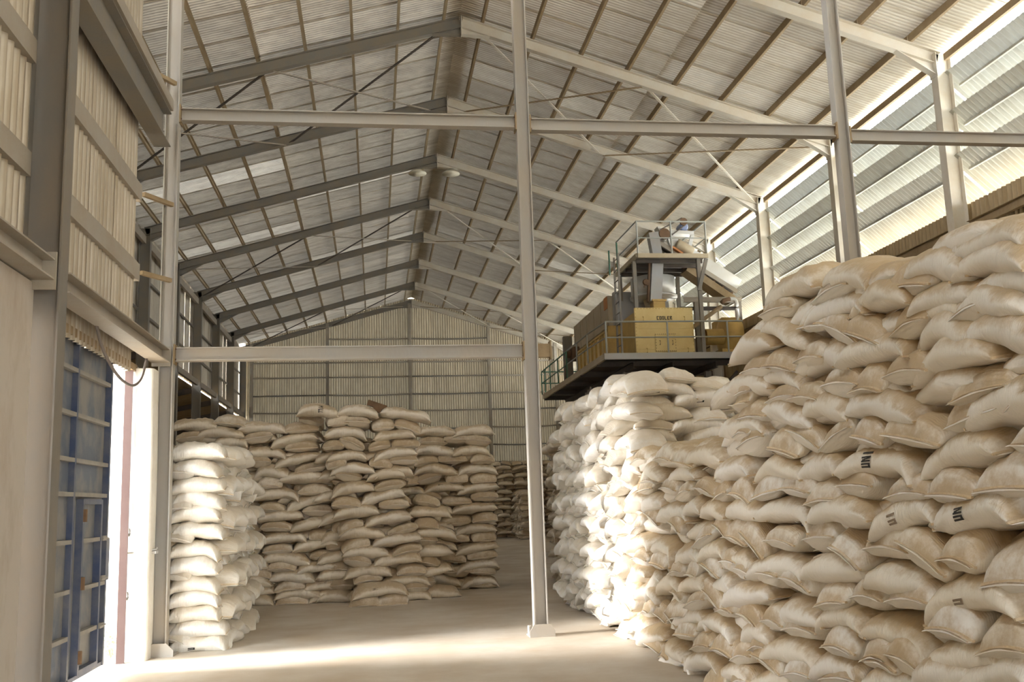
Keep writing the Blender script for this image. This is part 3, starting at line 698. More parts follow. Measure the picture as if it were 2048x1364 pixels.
SACKS = '''
near s 3.03 6.48 3.08 0 -1 -0.07 0.85
near h 2.88 5.82 2.9 0 -1 0.03 0.55
near s 3.02 5.6 2.94 -0.01 -0.95 -0.3 0.62
near h 2.88 4.9 2.8 -0.01 -0.97 -0.23 0.48
near s 3.02 4.63 2.76 -0.01 -0.98 -0.21 0.62
near s 3.01 4.16 2.67 -0.01 -0.97 -0.23 0.62
near s 3.02 4.22 2.8 0 -0.99 -0.15 0.62
near h 2.88 6.67 2.93 0 -1 -0.09 0.62
near h 2.88 6.09 2.8 0 -0.99 -0.15 0.49
near s 3.02 5.79 2.78 0 -0.99 -0.11 0.79
near s 3.01 5.22 2.74 -0.01 -0.98 -0.19 0.74
near s 3.01 4.56 2.61 -0.01 -0.98 -0.22 0.66
near s 3.01 4.08 2.53 0 -0.99 -0.14 0.62
near s 3.02 6.6 2.79 -0.01 -0.96 -0.27 0.89
near h 2.87 5.7 2.6 -0.01 -0.96 -0.27 0.56
near h 2.87 5.42 2.56 -0.01 -0.97 -0.24 0.46
near h 2.87 4.92 2.56 0 -0.99 -0.1 0.43
near s 3.01 4.71 2.55 -0.01 -0.99 -0.17 0.62
near h 2.87 4.34 2.46 0 -1 0.07 0.36
near s 3.01 4.21 2.46 0 -1 -0.07 0.62
near s 3.02 7.26 2.82 0 -1 -0.09 1
near h 2.87 6.68 2.6 0 -0.99 -0.14 0.61
near h 2.87 6.19 2.52 0 -0.99 -0.14 0.44
near s 3.01 5.95 2.49 0 -0.99 -0.14 0.67
near h 2.87 7.12 2.57 0 -1 -0.02 0.62
near s 3.01 6.69 2.47 -0.01 -0.97 -0.22 0.8
near h 2.87 7.39 2.5 0 -1 -0.03 0.36
near s 3.01 7.33 2.47 0 -1 -0.09 0.88
near h 2.86 5.74 2.27 0 -0.99 -0.11 0.52
near h 2.86 5.42 2.28 -0.01 -0.98 -0.19 0.4
near s 3 5.33 2.43 0 -0.99 -0.12 0.81
near s 3 4.55 2.43 0 -0.99 -0.13 0.62
near s 3 4.54 2.31 0 -1 -0.06 0.78
near s 3 4.09 2.31 -0.01 -0.98 -0.21 0.62
near h 2.86 4.99 2.26 0 -0.99 -0.12 0.47
near h 2.85 4.35 2.13 0 -1 -0.01 0.52
near h 2.85 4 2.08 0.01 -0.98 0.19 0.36
near s 2.99 5.31 2.1 0 -0.99 -0.14 0.82
near h 2.85 4.4 1.98 0 -1 0.09 0.48
near s 2.99 4.16 1.98 0 -0.99 0.13 0.62
near h 2.85 4.97 1.92 0 -0.99 -0.12 0.58
near h 2.86 6.66 2.3 0 -1 0.03 0.56
near h 2.86 6.28 2.26 0 -0.99 -0.14 0.53
near s 3 6 2.17 0 -0.99 -0.13 0.68
near h 2.86 7.41 2.41 0 -1 -0.02 0.36
near h 2.86 7.25 2.29 0 -1 0.01 0.62
near s 3 6.66 2.18 0 -0.99 -0.14 0.96
near h 2.85 5.86 1.95 0.01 -0.97 0.23 0.49
near h 2.85 5.43 1.95 0 -0.99 -0.12 0.36
near s 3 7.5 2.17 0 -1 -0.08 1
near h 2.85 7.44 2.11 0 -1 0 0.37
near h 2.85 7.26 2.01 0 -1 0.03 0.59
near h 2.85 6.66 1.99 0 -0.99 -0.12 0.62
near h 2.85 6.32 1.98 -0.01 -0.94 -0.35 0.55
near s 2.98 7.71 1.83 0 -1 -0.04 0.81
near s 2.98 6.82 1.81 0 -0.99 -0.11 0.92
near s 2.98 6.15 1.8 0 -1 0 0.7
near s 2.98 5.39 1.77 0 -1 -0.08 0.85 UNI
near s 2.98 4.61 1.79 0 -0.99 0.11 0.73
near h 2.84 3.95 1.83 -0.01 -0.96 -0.27 0.36
near h 2.84 7.54 1.68 -0.01 -0.96 -0.29 0.45
near h 2.84 7.03 1.69 0 -1 0.03 0.62
near h 2.84 6.51 1.71 -0.01 -0.99 -0.16 0.5
near h 2.84 6.12 1.63 0 -1 0.06 0.53
near h 2.84 5.64 1.63 0 -1 0.03 0.46
near h 2.84 5.07 1.59 0 -1 -0.04 0.47
near h 2.84 4.64 1.61 0 -1 -0.01 0.4
near h 2.84 4.21 1.67 0 -1 0.07 0.52
near s 2.97 7.46 1.5 0 -0.99 -0.11 0.8
near s 2.97 6.73 1.49 0 -1 -0.08 0.91
near s 2.97 5.87 1.48 0 -1 0.02 0.87
near s 2.97 5.12 1.48 0 -1 0.09 0.69 UI
near s 2.97 4.48 1.5 0 -1 0.03 0.65 UN
near h 2.83 7.7 1.34 0 -0.99 -0.14 0.53
near h 2.82 7.29 1.27 -0.01 -0.93 -0.36 0.47
near h 2.83 6.83 1.28 0 -1 -0.06 0.57
near h 2.83 6.17 1.3 0 -1 0.03 0.46
near h 2.83 5.79 1.29 -0.02 -0.93 -0.37 0.42
near h 2.83 5.32 1.3 0 -1 -0.06 0.57
near h 2.82 4.94 1.25 -0.01 -0.94 -0.34 0.53
near h 2.83 4.62 1.31 0 -0.99 -0.11 0.37
near h 2.82 4.23 1.25 0 -1 0.04 0.46
near s 2.96 7.73 1.11 0 -1 -0.04 0.63
near s 2.96 6.93 1.07 0 -1 -0.01 0.99
near s 2.96 6.05 1.11 0 -1 0 0.89
near s 2.96 5.27 1.1 0 -1 -0.09 0.64
near s 2.96 4.58 1.1 0 -1 0.06 0.8 U
near h 2.82 7.11 1.01 0 -1 -0.02 0.5
near h 2.82 6.58 1.02 0 -0.99 -0.14 0.55
near h 2.81 6.05 0.99 0 -1 -0.02 0.48
near h 2.82 5.58 1 0 -1 0.01 0.4
near h 2.82 5.13 1.03 0 -1 0.04 0.49
near h 2.81 4.73 0.97 0 -1 -0.05 0.43
near h 2.81 4.32 0.93 0 -1 0.1 0.43
near s 2.95 7.53 0.82 0 -1 0.08 0.95
near s 2.95 6.67 0.79 0 -1 0.06 1
near s 2.95 5.94 0.86 0 -1 0 0.69
near s 2.95 5.3 0.82 -0.01 -0.99 -0.16 0.76
near s 2.95 4.63 0.79 0 -1 0.03 0.72
near h 2.8 7.46 0.69 0 -1 -0.1 0.46
near h 2.81 7.01 0.71 0 -1 0.06 0.43
near h 2.81 6.55 0.71 0 -1 0.07 0.61
near h 2.8 5.96 0.71 0 -1 -0.03 0.51
near h 2.81 5.53 0.71 0 -1 -0.03 0.36
near h 2.8 5.18 0.68 0 -0.99 -0.12 0.39
near s 2.94 8.28 0.52 0 -1 -0.09 0.85
near h 2.8 7.31 0.55 0 -1 0.09 0.37
near s 2.94 7.34 0.55 0 -1 0.1 0.62
near s 2.94 6.76 0.52 0 -1 -0.01 1
near s 2.94 6.02 0.54 0 -1 -0.01 0.66
near s 2.94 4.84 0.69 0 -1 0.08 0.62
near s 2.95 4.43 0.71 0.01 -0.99 0.17 0.62
near h 2.79 7.65 0.37 0 -1 0.09 0.49
near h 2.79 7.15 0.4 0 -1 -0.06 0.56
near h 2.79 6.59 0.4 0 -1 0.03 0.57
near h 2.8 5.98 0.47 0 -0.99 0.13 0.62
near h 2.8 5.43 0.65 0 -1 -0.01 0.36
near s 2.93 7.9 0.19 0 -1 0.08 0.82
near s 2.93 7.12 0.25 0.01 -0.98 0.18 0.9
near s 2.94 5.44 0.54 0.01 -0.99 0.15 0.62
near h 2.85 9.67 2.07 0 -1 0.01 0.62
near h 2.85 8.99 1.96 0 -1 -0.07 0.62
near s 2.99 8.45 1.95 0 -1 -0.02 1
near h 2.85 10.6 2.05 0 -0.99 0.11 0.62
near h 2.85 10.21 1.87 0 -1 0.02 0.62
near s 2.99 10.21 1.91 0 -0.99 -0.12 0.87
near s 2.98 9.12 1.83 0 -1 -0.01 1
near h 2.84 10.33 1.74 0 -1 0.03 0.62
near h 2.84 9.5 1.71 0 -0.99 -0.14 0.56
near h 2.84 9.03 1.65 0 -0.99 0.14 0.45
near h 2.84 8.43 1.68 0 -0.99 -0.1 0.54
near h 2.84 8.04 1.68 0.01 -0.97 0.23 0.37
near s 2.98 10.81 1.6 0 -1 0.01 1
near s 2.97 10.08 1.57 0 -1 -0.01 0.62
near s 2.97 9.39 1.48 0 -1 -0.04 0.95
near s 2.97 8.74 1.51 0 -1 -0.01 0.62
near s 2.97 8.17 1.49 0 -1 0 0.62
near h 2.83 10.76 1.35 0.01 -0.95 0.31 0.38
near h 2.83 10.08 1.39 0 -0.99 -0.12 0.62
near h 2.83 9.31 1.36 -0.01 -0.94 -0.33 0.4
near h 2.83 7.97 1.41 -0.01 -0.95 -0.3 0.36
near h 2.82 8.51 1.28 0 -1 0.08 0.62
near s 2.96 10.73 1.15 0 -1 0.06 1
near s 2.96 9.77 1.11 -0.01 -0.98 -0.2 0.62
near s 2.96 8.96 1.1 0 -1 0.02 0.75
near s 2.96 8.26 1.16 0 -1 0.02 0.62
near h 2.81 10.6 0.95 0 -0.99 0.14 0.62
near h 2.82 9.97 1.01 0 -1 -0.07 0.62
near h 2.81 9.31 0.96 0 -1 -0.05 0.5
near h 2.81 8.81 0.99 -0.01 -0.99 -0.16 0.36
near h 2.82 8.31 1.02 -0.01 -0.99 -0.16 0.46
near h 2.82 7.86 1.06 0 -0.99 0.12 0.37
near h 2.82 7.54 1.01 0 -1 0 0.38
near s 2.95 10.79 0.8 0 -1 0.07 1
near s 2.95 10.13 0.77 0.01 -0.97 0.26 0.62
near s 2.95 9.58 0.79 0 -1 0.02 0.75
near s 2.95 8.89 0.81 0 -1 0.07 0.92
near s 2.95 8.14 0.85 0 -1 0.09 0.63
near s 2.94 11.26 0.57 0 -1 0.06 1
near s 2.94 10.33 0.63 0 -1 -0.06 0.83
near h 2.8 9.26 0.68 0 -0.99 -0.11 0.36
near h 2.8 8.77 0.67 0.01 -0.99 0.16 0.62
near h 2.81 8.34 0.75 -0.01 -0.98 -0.19 0.57
near h 2.81 8 0.73 0 -1 -0.04 0.44
near h 2.8 11.14 0.45 -0.01 -0.98 -0.17 0.36
near h 2.8 10.43 0.48 0 -1 -0.04 0.38
near h 2.8 9.84 0.46 0 -1 -0.1 0.47
near h 2.8 9.35 0.55 0 -1 0.02 0.6
near s 2.93 11.72 0.24 0 -1 0.09 0.92
near s 2.93 10.91 0.25 0 -1 0.09 1
near h 2.8 9.46 0.48 -0.01 -0.98 -0.2 0.41
near s 2.94 8.99 0.53 0 -0.99 0.1 1
near h 2.78 11.35 0.1 0 -1 0.03 0.62
near h 2.79 10.65 0.14 0 -0.99 0.1 0.62
near s 2.93 10.32 0.19 0 -0.99 0.11 0.98
near h 2.79 9.09 0.38 0 -1 0.07 0.62
near h 2.78 10.14 0.13 0 -1 0.03 0.58
near h 2.78 9.75 0.11 0 -1 0.02 0.36
near s 2.93 9.53 0.16 0 -1 0.05 0.83
near h 2.79 8.66 0.35 0.01 -0.98 0.19 0.59
near h 2.79 8.1 0.41 0 -1 0.01 0.54
near s 2.93 8.68 0.19 0 -1 0.07 0.92
near s 2.92 9.45 0.09 0 -1 0.06 0.98
near h 2.78 8.37 0.09 0 -1 0.06 0.59
near h 2.79 7.71 0.17 0 -0.99 0.12 0.58
rmf s 3.42 11.35 2.94 1 0 -0.07 0.91 L
rmf h 4.02 11.21 2.91 0.99 0 -0.16 0.49
rmf h 3.67 11.21 3.05 1 0 -0.01 0.4
rmf h 3.32 11.21 2.72 1 0 -0.1 0.55
rmf s 3.96 11.35 2.77 1 0 -0.04 0.79 L
rmf s 3.4 11.35 2.62 1 0 -0.03 0.77
rmf h 3.98 11.21 2.58 1 0 -0.06 0.5
rmf h 3.31 11.21 2.42 1 0 -0.1 0.55
rmf s 3.87 11.35 2.46 1 0 -0.05 0.74
rmf s 3.27 11.35 2.35 1 0 -0.02 0.62
rmf s 4 11.35 2.34 1 0 0.1 0.62
rmf s 3.29 11.35 2.23 1 0 0 0.62
left s -2.15 12.42 2.36 1 0 -0.07 0.7
left s -2.17 12.42 2.17 0.98 0 -0.18 0.62
left h -2.36 12.28 2.09 1 0 -0.03 0.4
left s -2.15 12.42 1.94 1 0 -0.06 0.68
left s -2.13 12.42 1.78 1 0 -0.1 0.62
left h -2.39 12.28 1.75 1 0 -0.03 0.4
left s -2.17 12.42 1.59 1 0 -0.05 0.62
left s -2.11 12.42 1.4 0.98 0 -0.18 0.62
left h -2.36 12.28 1.39 1 0 -0.1 0.4
left s -2.17 12.42 1.18 1 0 -0.09 0.62
left s -2.17 12.42 0.99 1 0 -0.04 0.62
left h -2.38 12.28 0.9 0.99 0 -0.13 0.4
left s -2.16 12.42 0.79 1 0 -0.09 0.62
left s -2.16 12.42 0.6 1 0 -0.09 0.62
left s -2.15 12.42 0.44 1 0 -0.08 0.62
left s -2.09 12.42 0.25 0.99 0 -0.15 0.66
left h -2.35 12.28 0.22 0.97 0 -0.26 0.4
left s -2.1 12.42 0.09 1 0 -0.07 0.71 U
midl s -3.15 17.85 3.16 1 0 0.01 0.82
midl h -2.55 17.71 3.23 1 0 -0.04 0.59
midl h -3.24 17.71 2.94 1 0 -0.02 0.52
midl s -2.7 17.85 3.02 1 0 -0.02 0.85
midl s -2.52 17.85 2.84 0.99 0 -0.11 0.62
midl s -1.97 17.85 3.08 0.99 0 -0.12 0.86
midl h -1.31 17.71 3.09 1 0 -0.04 0.62
midl h -1.13 17.71 3.24 0.97 0 -0.26 0.49
midl h -2.07 17.71 2.89 0.99 0 0.11 0.57
midl s -1.42 17.85 2.86 0.99 0 0.12 0.85
midl h -1.29 17.71 2.73 1 0 0.02 0.58
midl s -1.93 17.85 2.65 1 0 -0.09 0.81
midl s -1.33 17.85 2.52 0.99 0 0.11 0.91
midl h -2.02 17.71 2.47 1 0 -0.09 0.43
midl h -1.15 17.71 2.33 0.99 0 0.14 0.62
midl s -1.8 17.85 2.31 1 0 -0.03 0.65
midl h -1.86 17.71 2.12 1 0 -0.03 0.47
midl s -1.24 17.85 2.17 1 0 0.01 0.92
midl h -1.07 17.71 1.97 1 0 0.01 0.61
midl s -1.71 17.85 1.91 1 0 -0.06 0.79
midl h -1.82 17.71 1.65 1 0 -0.08 0.5
midl s -1.18 17.85 1.77 0.98 0 0.18 0.81
midl h -1.03 17.71 1.57 0.99 0 -0.1 0.56
midl s -1.65 17.85 1.51 1 0 -0.03 0.8
midl h -1.75 17.71 1.33 1 0 0.01 0.58
midl s -1.11 17.85 1.37 0.99 0 0.12 0.79
midl h -0.92 17.71 1.17 1 0 -0.04 0.53
midl s -1.6 17.85 1.15 1 0 -0.04 0.84
midl h -1.72 17.71 0.93 1 0 0.01 0.56
midl s -1.04 17.85 1 1 0 0.03 0.82
midl h -0.9 17.71 0.79 0.99 0 -0.11 0.57
midl s -1.54 17.85 0.77 0.99 0 -0.12 0.86
midl h -1.64 17.71 0.67 1 0 -0.04 0.56
midl s -0.96 17.85 0.64 1 0 -0.03 0.83
midl s -1.44 17.85 0.47 1 0 -0.06 0.81
midl h -0.76 17.71 0.45 1 0 0.06 0.58
midl s -2.15 17.85 0.73 1 0 -0.04 0.62
midl h -2.02 17.71 0.56 1 0 -0.07 0.43
midl s -2.1 17.85 0.41 1 0 -0.04 0.62
midl h -1.51 17.71 0.32 1 0 0 0.55
midl s -0.84 17.85 0.3 1 0 0.03 0.86
midl s -1.33 17.85 0.18 1 0 -0.08 0.84
midl h -0.69 17.71 0.17 1 0 -0.07 0.52
midl h -1.46 17.71 0.09 1 0 -0.02 0.58
midl s -0.81 17.85 0.09 1 0 -0.01 0.74
midl s -2.1 17.85 0.24 1 0 -0.04 0.71
midl s -2.08 17.85 0.09 1 0 -0.06 0.67
midc s -0.98 17.55 3.35 1 0 -0.07 0.76 MILL
midc s -0.28 17.55 3.32 0.98 0 -0.18 0.75
midc s 0.56 17.55 3.24 0.98 0 -0.21 0.93
midc h -0.65 17.41 3.17 1 0 -0.02 0.45
midc h -0.32 17.41 3.11 1 0 -0.02 0.5
midc s -0.5 17.55 2.95 1 0 -0.08 0.75
midc h -0.39 17.41 2.73 0.95 0 -0.31 0.5
midc s -0.48 17.55 2.53 1 0 -0.04 0.71
midc h -0.74 17.41 2.71 1 0 -0.09 0.4
midc s -0.38 17.55 2.31 1 0 -0.08 0.8
midc h -0.69 17.41 2.42 1 0 0.07 0.4
midc h -0.46 17.41 2.17 1 0 -0.08 0.51
midc s -0.39 17.55 1.99 1 0 0.04 0.78
midc h 0.14 17.41 3.07 1 0 -0.05 0.44
midc h 0.59 17.41 3.06 0.96 0 -0.28 0.5
midc s 0.35 17.55 2.9 1 0 0.01 0.76
midc h 0.07 17.41 2.69 1 0 0.01 0.44
midc h 0.53 17.41 2.75 1 0 -0.1 0.52
midc s 0.35 17.55 2.57 1 0 0.04 0.8
midc h 0.1 17.41 2.4 0.99 0 -0.11 0.46
midc h 0.49 17.41 2.43 1 0 -0.03 0.53
midc s 0.34 17.55 2.24 1 0 -0.01 0.69
midc h 0.23 17.41 1.98 0.99 0 0.12 0.58
midc s 0.19 17.55 2.19 1 0 -0.03 0.69
midc h -0.51 17.41 1.72 1 0 -0.05 0.58
midc s 0.13 17.55 1.81 0.99 0 0.12 0.8
midc s -0.33 17.55 1.55 1 0 0 0.82
midc h 0.31 17.41 1.65 1 0 0.01 0.57
midc h -0.46 17.41 1.29 0.97 0 0.23 0.53
midc s 0.22 17.55 1.42 0.99 0 0.16 0.84
midc s -0.23 17.55 1.18 1 0 0 0.82
midc h 0.46 17.41 1.2 1 0 0.09 0.58
midc h -0.36 17.41 0.98 0.97 0 0.25 0.56
midc s 0.37 17.55 1.04 1 0 0.04 0.89
midc s -0.17 17.55 0.84 1 0 -0.01 0.82
midc h 0.52 17.41 0.84 1 0 0.07 0.55
midc h -0.31 17.41 0.69 1 0 -0.09 0.52
midc s 0.38 17.55 0.72 1 0 0.02 0.86
midc s -0.13 17.55 0.52 1 0 -0.03 0.84
midc h 0.6 17.41 0.52 1 0 -0.02 0.58
midc h -0.16 17.41 0.38 0.99 0 0.1 0.52
midc s 0.51 17.55 0.35 1 0 -0.03 0.85
midc h 0.7 17.41 0.2 1 0 -0.07 0.47
midc s 0.64 17.55 0.09 1 0 -0.06 0.69
midc h -0.17 17.41 0.16 1 0 -0.02 0.51
midc s -0.08 17.55 0.09 1 0 -0.03 0.72
midr h 0.67 19.11 2.12 1 0 -0.1 0.4
midr s 0.66 19.25 1.93 1 0 -0.01 0.62
midr s 1.19 19.25 3.04 1 0 0 0.81
midr s 1.93 19.25 3.05 1 0 0 0.85
midr h 1.13 19.11 2.85 0.98 0 -0.2 0.57
midr h 1.58 19.11 2.89 1 0 -0.05 0.55
midr h 2.02 19.11 2.84 1 0 0.05 0.58
midr s 1.16 19.25 2.7 1 0 -0.03 0.82
midr s 1.88 19.25 2.67 1 0 0.01 0.76
midr h 0.97 19.11 2.49 0.98 0 0.18 0.55
midr h 1.52 19.11 2.5 1 0 0.02 0.58
midr h 2.09 19.11 2.51 1 0 -0.05 0.55
midr s 1.18 19.25 2.32 1 0 -0.03 0.85
midr s 2.01 19.25 2.31 1 0 -0.06 0.8
midr h 1.05 19.11 2.13 0.98 0 0.18 0.55
midr h 1.58 19.11 2.14 1 0 -0.06 0.49
midr h 2.1 19.11 2.12 1 0 -0.05 0.58
midr s 1.33 19.25 1.98 1 0 -0.03 0.84 7
midr s 1.99 19.25 1.93 0.99 0 0.14 0.86
midr h 1.03 19.11 1.78 1 0 -0.08 0.54
midr h 1.58 19.11 1.68 1 0 -0.03 0.59
midr h 2.11 19.11 1.75 1 0 -0.08 0.58
midr s 1.11 19.25 1.56 1 0 -0.09 0.82
midr s 1.92 19.25 1.53 1 0 0 0.92
midr h 1.02 19.11 1.4 1 0 0.02 0.52
midr h 1.54 19.11 1.34 1 0 -0.06 0.58
midr h 2.1 19.11 1.35 1 0 -0.08 0.57
midr s 1.15 19.25 1.22 1 0 -0.09 0.77
midr s 1.93 19.25 1.15 1 0 0 0.85
midr h 1.02 19.11 1.06 1 0 -0.04 0.49
midr h 1.52 19.11 0.99 1 0 -0.01 0.6
midr h 2.08 19.11 1 1 0 -0.01 0.54
midr s 1.17 19.25 0.86 1 0 -0.09 0.81
midr s 1.94 19.25 0.77 1 0 0.08 0.89
midr h 1.02 19.11 0.7 1 0 -0.01 0.49
midr h 1.47 19.11 0.63 0.99 0 -0.17 0.54
midr h 2.05 19.11 0.63 1 0 0.01 0.61
midr s 1.13 19.25 0.53 0.99 0 -0.17 0.8
midr s 1.94 19.25 0.47 1 0 0.06 0.87
midr h 1.02 19.11 0.35 0.99 0 -0.15 0.51
midr h 1.53 19.11 0.32 1 0 0.01 0.55
midr h 2.05 19.11 0.34 1 0 0.01 0.53
midr s 1.22 19.25 0.19 1 0 -0.08 0.82
midr s 1.97 19.25 0.15 1 0 0.05 0.77
midr h 1.01 19.11 0.09 1 0 -0.04 0.5
midr h 1.53 19.11 0.09 1 0 0.03 0.54
midr h 2.05 19.11 0.09 1 0 0.02 0.6
loose s 0.06 16.85 0.26 1 0 0.01 0.93 M
loose h -0.19 16.71 0.09 1 0 -0.01 0.57
loose h 0.26 16.71 0.09 0.99 0 -0.13 0.57
'''
for ln in SACKS.strip().splitlines():
    t = ln.split(); st, kd = t[0], t[1]; v = list(map(float, t[2:9])); mark = t[9] if len(t) > 9 else ''
    add_sack(st, kd, v[0:3], v[3:6], v[6], mark, roll=srnd.uniform(-.12, .12))
def wall_of_sacks(stack, origin, along, length, courses, dz, z0=.095, tops=None, hw=.50, sl=.82, mix=0, batter=.0, core=False, jit=.03):
    """Courses of sacks laid on a face: alternate courses of sewn ends and long sides. tops(t) limits the height along the face."""
    n = Vector(NORMAL[stack]); o = Vector(origin); a = Vector(along).normalized()
    for k in range(courses):
        z = z0 + k*dz
        head = (k % 2 == mix)
        step = hw if head else sl
        t = -step*(.15 if head else .35) + srnd.uniform(-.06, .06)
        while t < length - .2:
            w = step*srnd.uniform(.93, 1.06)
            mid = t + w/2
            if tops is None or z < tops(mid)-.06:
                out = srnd.uniform(-jit, jit) - batter*z
                p = o + a*mid + n*out + Vector((0, 0, z + srnd.uniform(-.018, .018)))
                d = a + Vector((0, 0, srnd.uniform(-.14, .14)))
                add_sack(stack, 'h' if head else 's', p if not head else p + n*(.08 if stack != 'leftside' else 0), d, w if head else w*1.02, core=core, roll=srnd.uniform(-.15, .15))
            t += w
# side of the tall white bank, side of the small white stack, piles further off
wall_of_sacks('rms', (3.0, 15.75, 0), (0, -1, 0), 4.35, 18, .170, mix=0, hw=.47, sl=.74, batter=-.0, jit=.05, tops=lambda t: 3.04+.14*min(1, t/2.5) if t > .3 else 2.8)
wall_of_sacks('leftside', (-1.84, 12.80, 0), (0, 1, 0), 3.0, 13, .186, mix=1, hw=.50, sl=.78, jit=.035, tops=lambda t: 2.50 - .07*t if t < 2.4 else 2.3)
wall_of_sacks('dark', (3.72, 20.5, 0), (0, -1, 0), 2.9, 17, .175, jit=.07, tops=lambda t: 3.0 if t < 2.0 else 1.0)
wall_of_sacks('farw', (5.2, 46.8, 0), (1, 0, 0), 4.6, 19, .19, jit=.05)
wall_of_sacks('fars', (6.55, 46.5, 0), (0, -1, 0), 3.0, 11, .19, jit=.06)
# packing behind the faces, so that a gap shows sacks and not a hole
wall_of_sacks('near', (3.07, 11.35, 0), (0, -1, 0), 3.5, 12, .172, mix=0, core=True, tops=lambda t: 2.06)
wall_of_sacks('near', (3.07, 8.0, 0), (0, -1, 0), 4.8, 17, .172, mix=1, core=True, tops=lambda t: 3.0 if t > .5 else 2.7)
wall_of_sacks('near', (3.72, 8.15, 0), (0, -1, 0), 4.8, 18, .172, z0=.5, mix=0, core=True, tops=lambda t: 2.98 if t > .3 else 2.6)
wall_of_sacks('near', (3.72, 11.3, 0), (0, -1, 0), 3.3, 11, .172, mix=1, core=True, tops=lambda t: 1.98)
wall_of_sacks('rmf', (3.12, 11.50, 0), (1, 0, 0), 1.8, 17, .172, mix=1, core=True, tops=lambda t: 2.9)
wall_of_sacks('rms', (3.75, 15.6, 0), (0, -1, 0), 4.0, 18, .172, mix=1, core=True, tops=lambda t: 3.1)
wall_of_sacks('midl', (-3.9, 17.98, 0), (1, 0, 0), 3.3, 17, .176, mix=1, core=True, tops=lambda t: 3.0 if t > .3 else 2.8)
wall_of_sacks('midc', (-.75, 17.72, 0), (1, 0, 0), 1.75, 16, .176, mix=1, core=True, tops=lambda t: 2.9 if t < 1.2 else 1.9)
wall_of_sacks('midr', (.1, 19.40, 0), (1, 0, 0), 2.05, 17, .176, mix=1, core=True, tops=lambda t: 2.75)
wall_of_sacks('midl', (-4.9, 18.1, 0), (1, 0, 0), 1.1, 17, .176, mix=0, core=True, tops=lambda t: 2.85)
REC = [r for r in REC if not (r['stack'] == 'midr' and r['core'] and r['z'] > 2.9)]

def build_record(r):
    me = FULL[(r['kind'], TONE[r['stack']], r['v'])]
    o = bpy.data.objects.new('grain_sack', me); link(o); o.matrix_world = r['M']; r['o'] = o
    return o
for r in REC:
    if not r['core']: build_record(r)
# the packing sacks: one object, low detail
def merge(recs, name, material, low):
    V, F, D, off = [], [], [], 0
    for r in recs:
        me = LOW[r['kind']][r['v']] if low else FULL[(r['kind'], 'cream', r['v'])]
        n = len(me.vertices); co = np.empty(n*3, 'f'); me.vertices.foreach_get('co', co); co = co.reshape(-1, 3)
        M = np.array(r['M']); V.append(co @ M[:3, :3].T + M[:3, 3])
        d = np.empty(n, 'f'); me.attributes['dust'].data.foreach_get('value', d); D.append(d)
        F.extend([tuple(i+off for i in p.vertices) for p in me.polygons]); off += n
    V = np.concatenate(V); me = bpy.data.meshes.new(name); me.from_pydata(V.tolist(), [], F)
    me.polygons.foreach_set('use_smooth', [True]*len(me.polygons))
    at = me.attributes.new('dust', 'FLOAT', 'POINT'); at.data.foreach_set('value', np.concatenate(D))
    me.materials.append(material); o = bpy.data.objects.new(name, me); link(o); return o
for tone, what in (('cream', 'big right pile'), ('white', 'tall white bank'), ('tan', 'end piles')):
    rs = [r for r in REC if r['core'] and TONE[r['stack']] == tone]
    if rs: props(merge(rs, 'sack_packing', M_SACK[tone], True), 'dusty sacks packed deep inside the %s behind the outer sacks' % what, 'sacks', kind='stuff')

# ------------------------------------------------------------------ the cooler on its steel platform
def T(name, loc, label, cat, group=None): return empty(name, loc, label, cat, group)
def add(root, name, m, fn, smooth=False, label=None):
    b = new(); fn(b); o = finish(name, b, m, root, smooth)
    if label: o['label'] = label
    return o
FZ = 5.47
pf = T('machine_platform', (6.1, 25, 0), 'large steel platform on legs carrying the yellow cooler, railings around', 'platform')
add(pf, 'deck', M_DARK, lambda b: box(b, 6.2, 10.1, 25.05, 34.6, FZ-.05, FZ-.01))
add(pf, 'front_beam', M_GREYPL, lambda b: channel(b, (6.08, 25.0, FZ-.085), (10.15, 25.0, FZ-.085), .17, .07, flip=-1), label='blue grey front edge beam')
add(pf, 'side_beam', M_BEIGE, lambda b: channel(b, (6.08, 25.0, FZ-.085), (6.08, 34.7, FZ-.085), .17, .07), label='dusty side edge beam')
for yy in (26.0, 28.2, 30.4, 32.6, 34.5):
    add(pf, 'cross_beam', M_DARK, lambda b: ibeam(b, (6.1, yy, FZ-.15), (10.1, yy, FZ-.15), .16, .10))
for xx in (6.9, 8.0, 9.2): add(pf, 'long_beam', M_DARK, lambda b: ibeam(b, (xx, 25.1, FZ-.32), (xx, 34.6, FZ-.32), .18, .10))
for xx, yy in ((6.92, 25.9), (9.25, 25.9), (6.92, 30.4), (9.25, 30.4), (6.92, 34.4), (9.25, 34.4)):
    add(pf, 'leg', M_STEEL, lambda b: ibeam(b, (xx, yy, 0), (xx, yy, FZ-.40), .20, .18))
    add(pf, 'leg_brace', M_DARK, lambda b: bar(b, (xx+.1, yy, FZ-1.2), (xx+.85, yy, FZ-.42), .07, .07))
add(pf, 'hopper_bottom', M_STEEL, lambda b: lathe(b, (8.0, 26.8, FZ-.4), (0, 0, -1), [(1.05, 0), (.3, .62), (.28, .7)], 4))
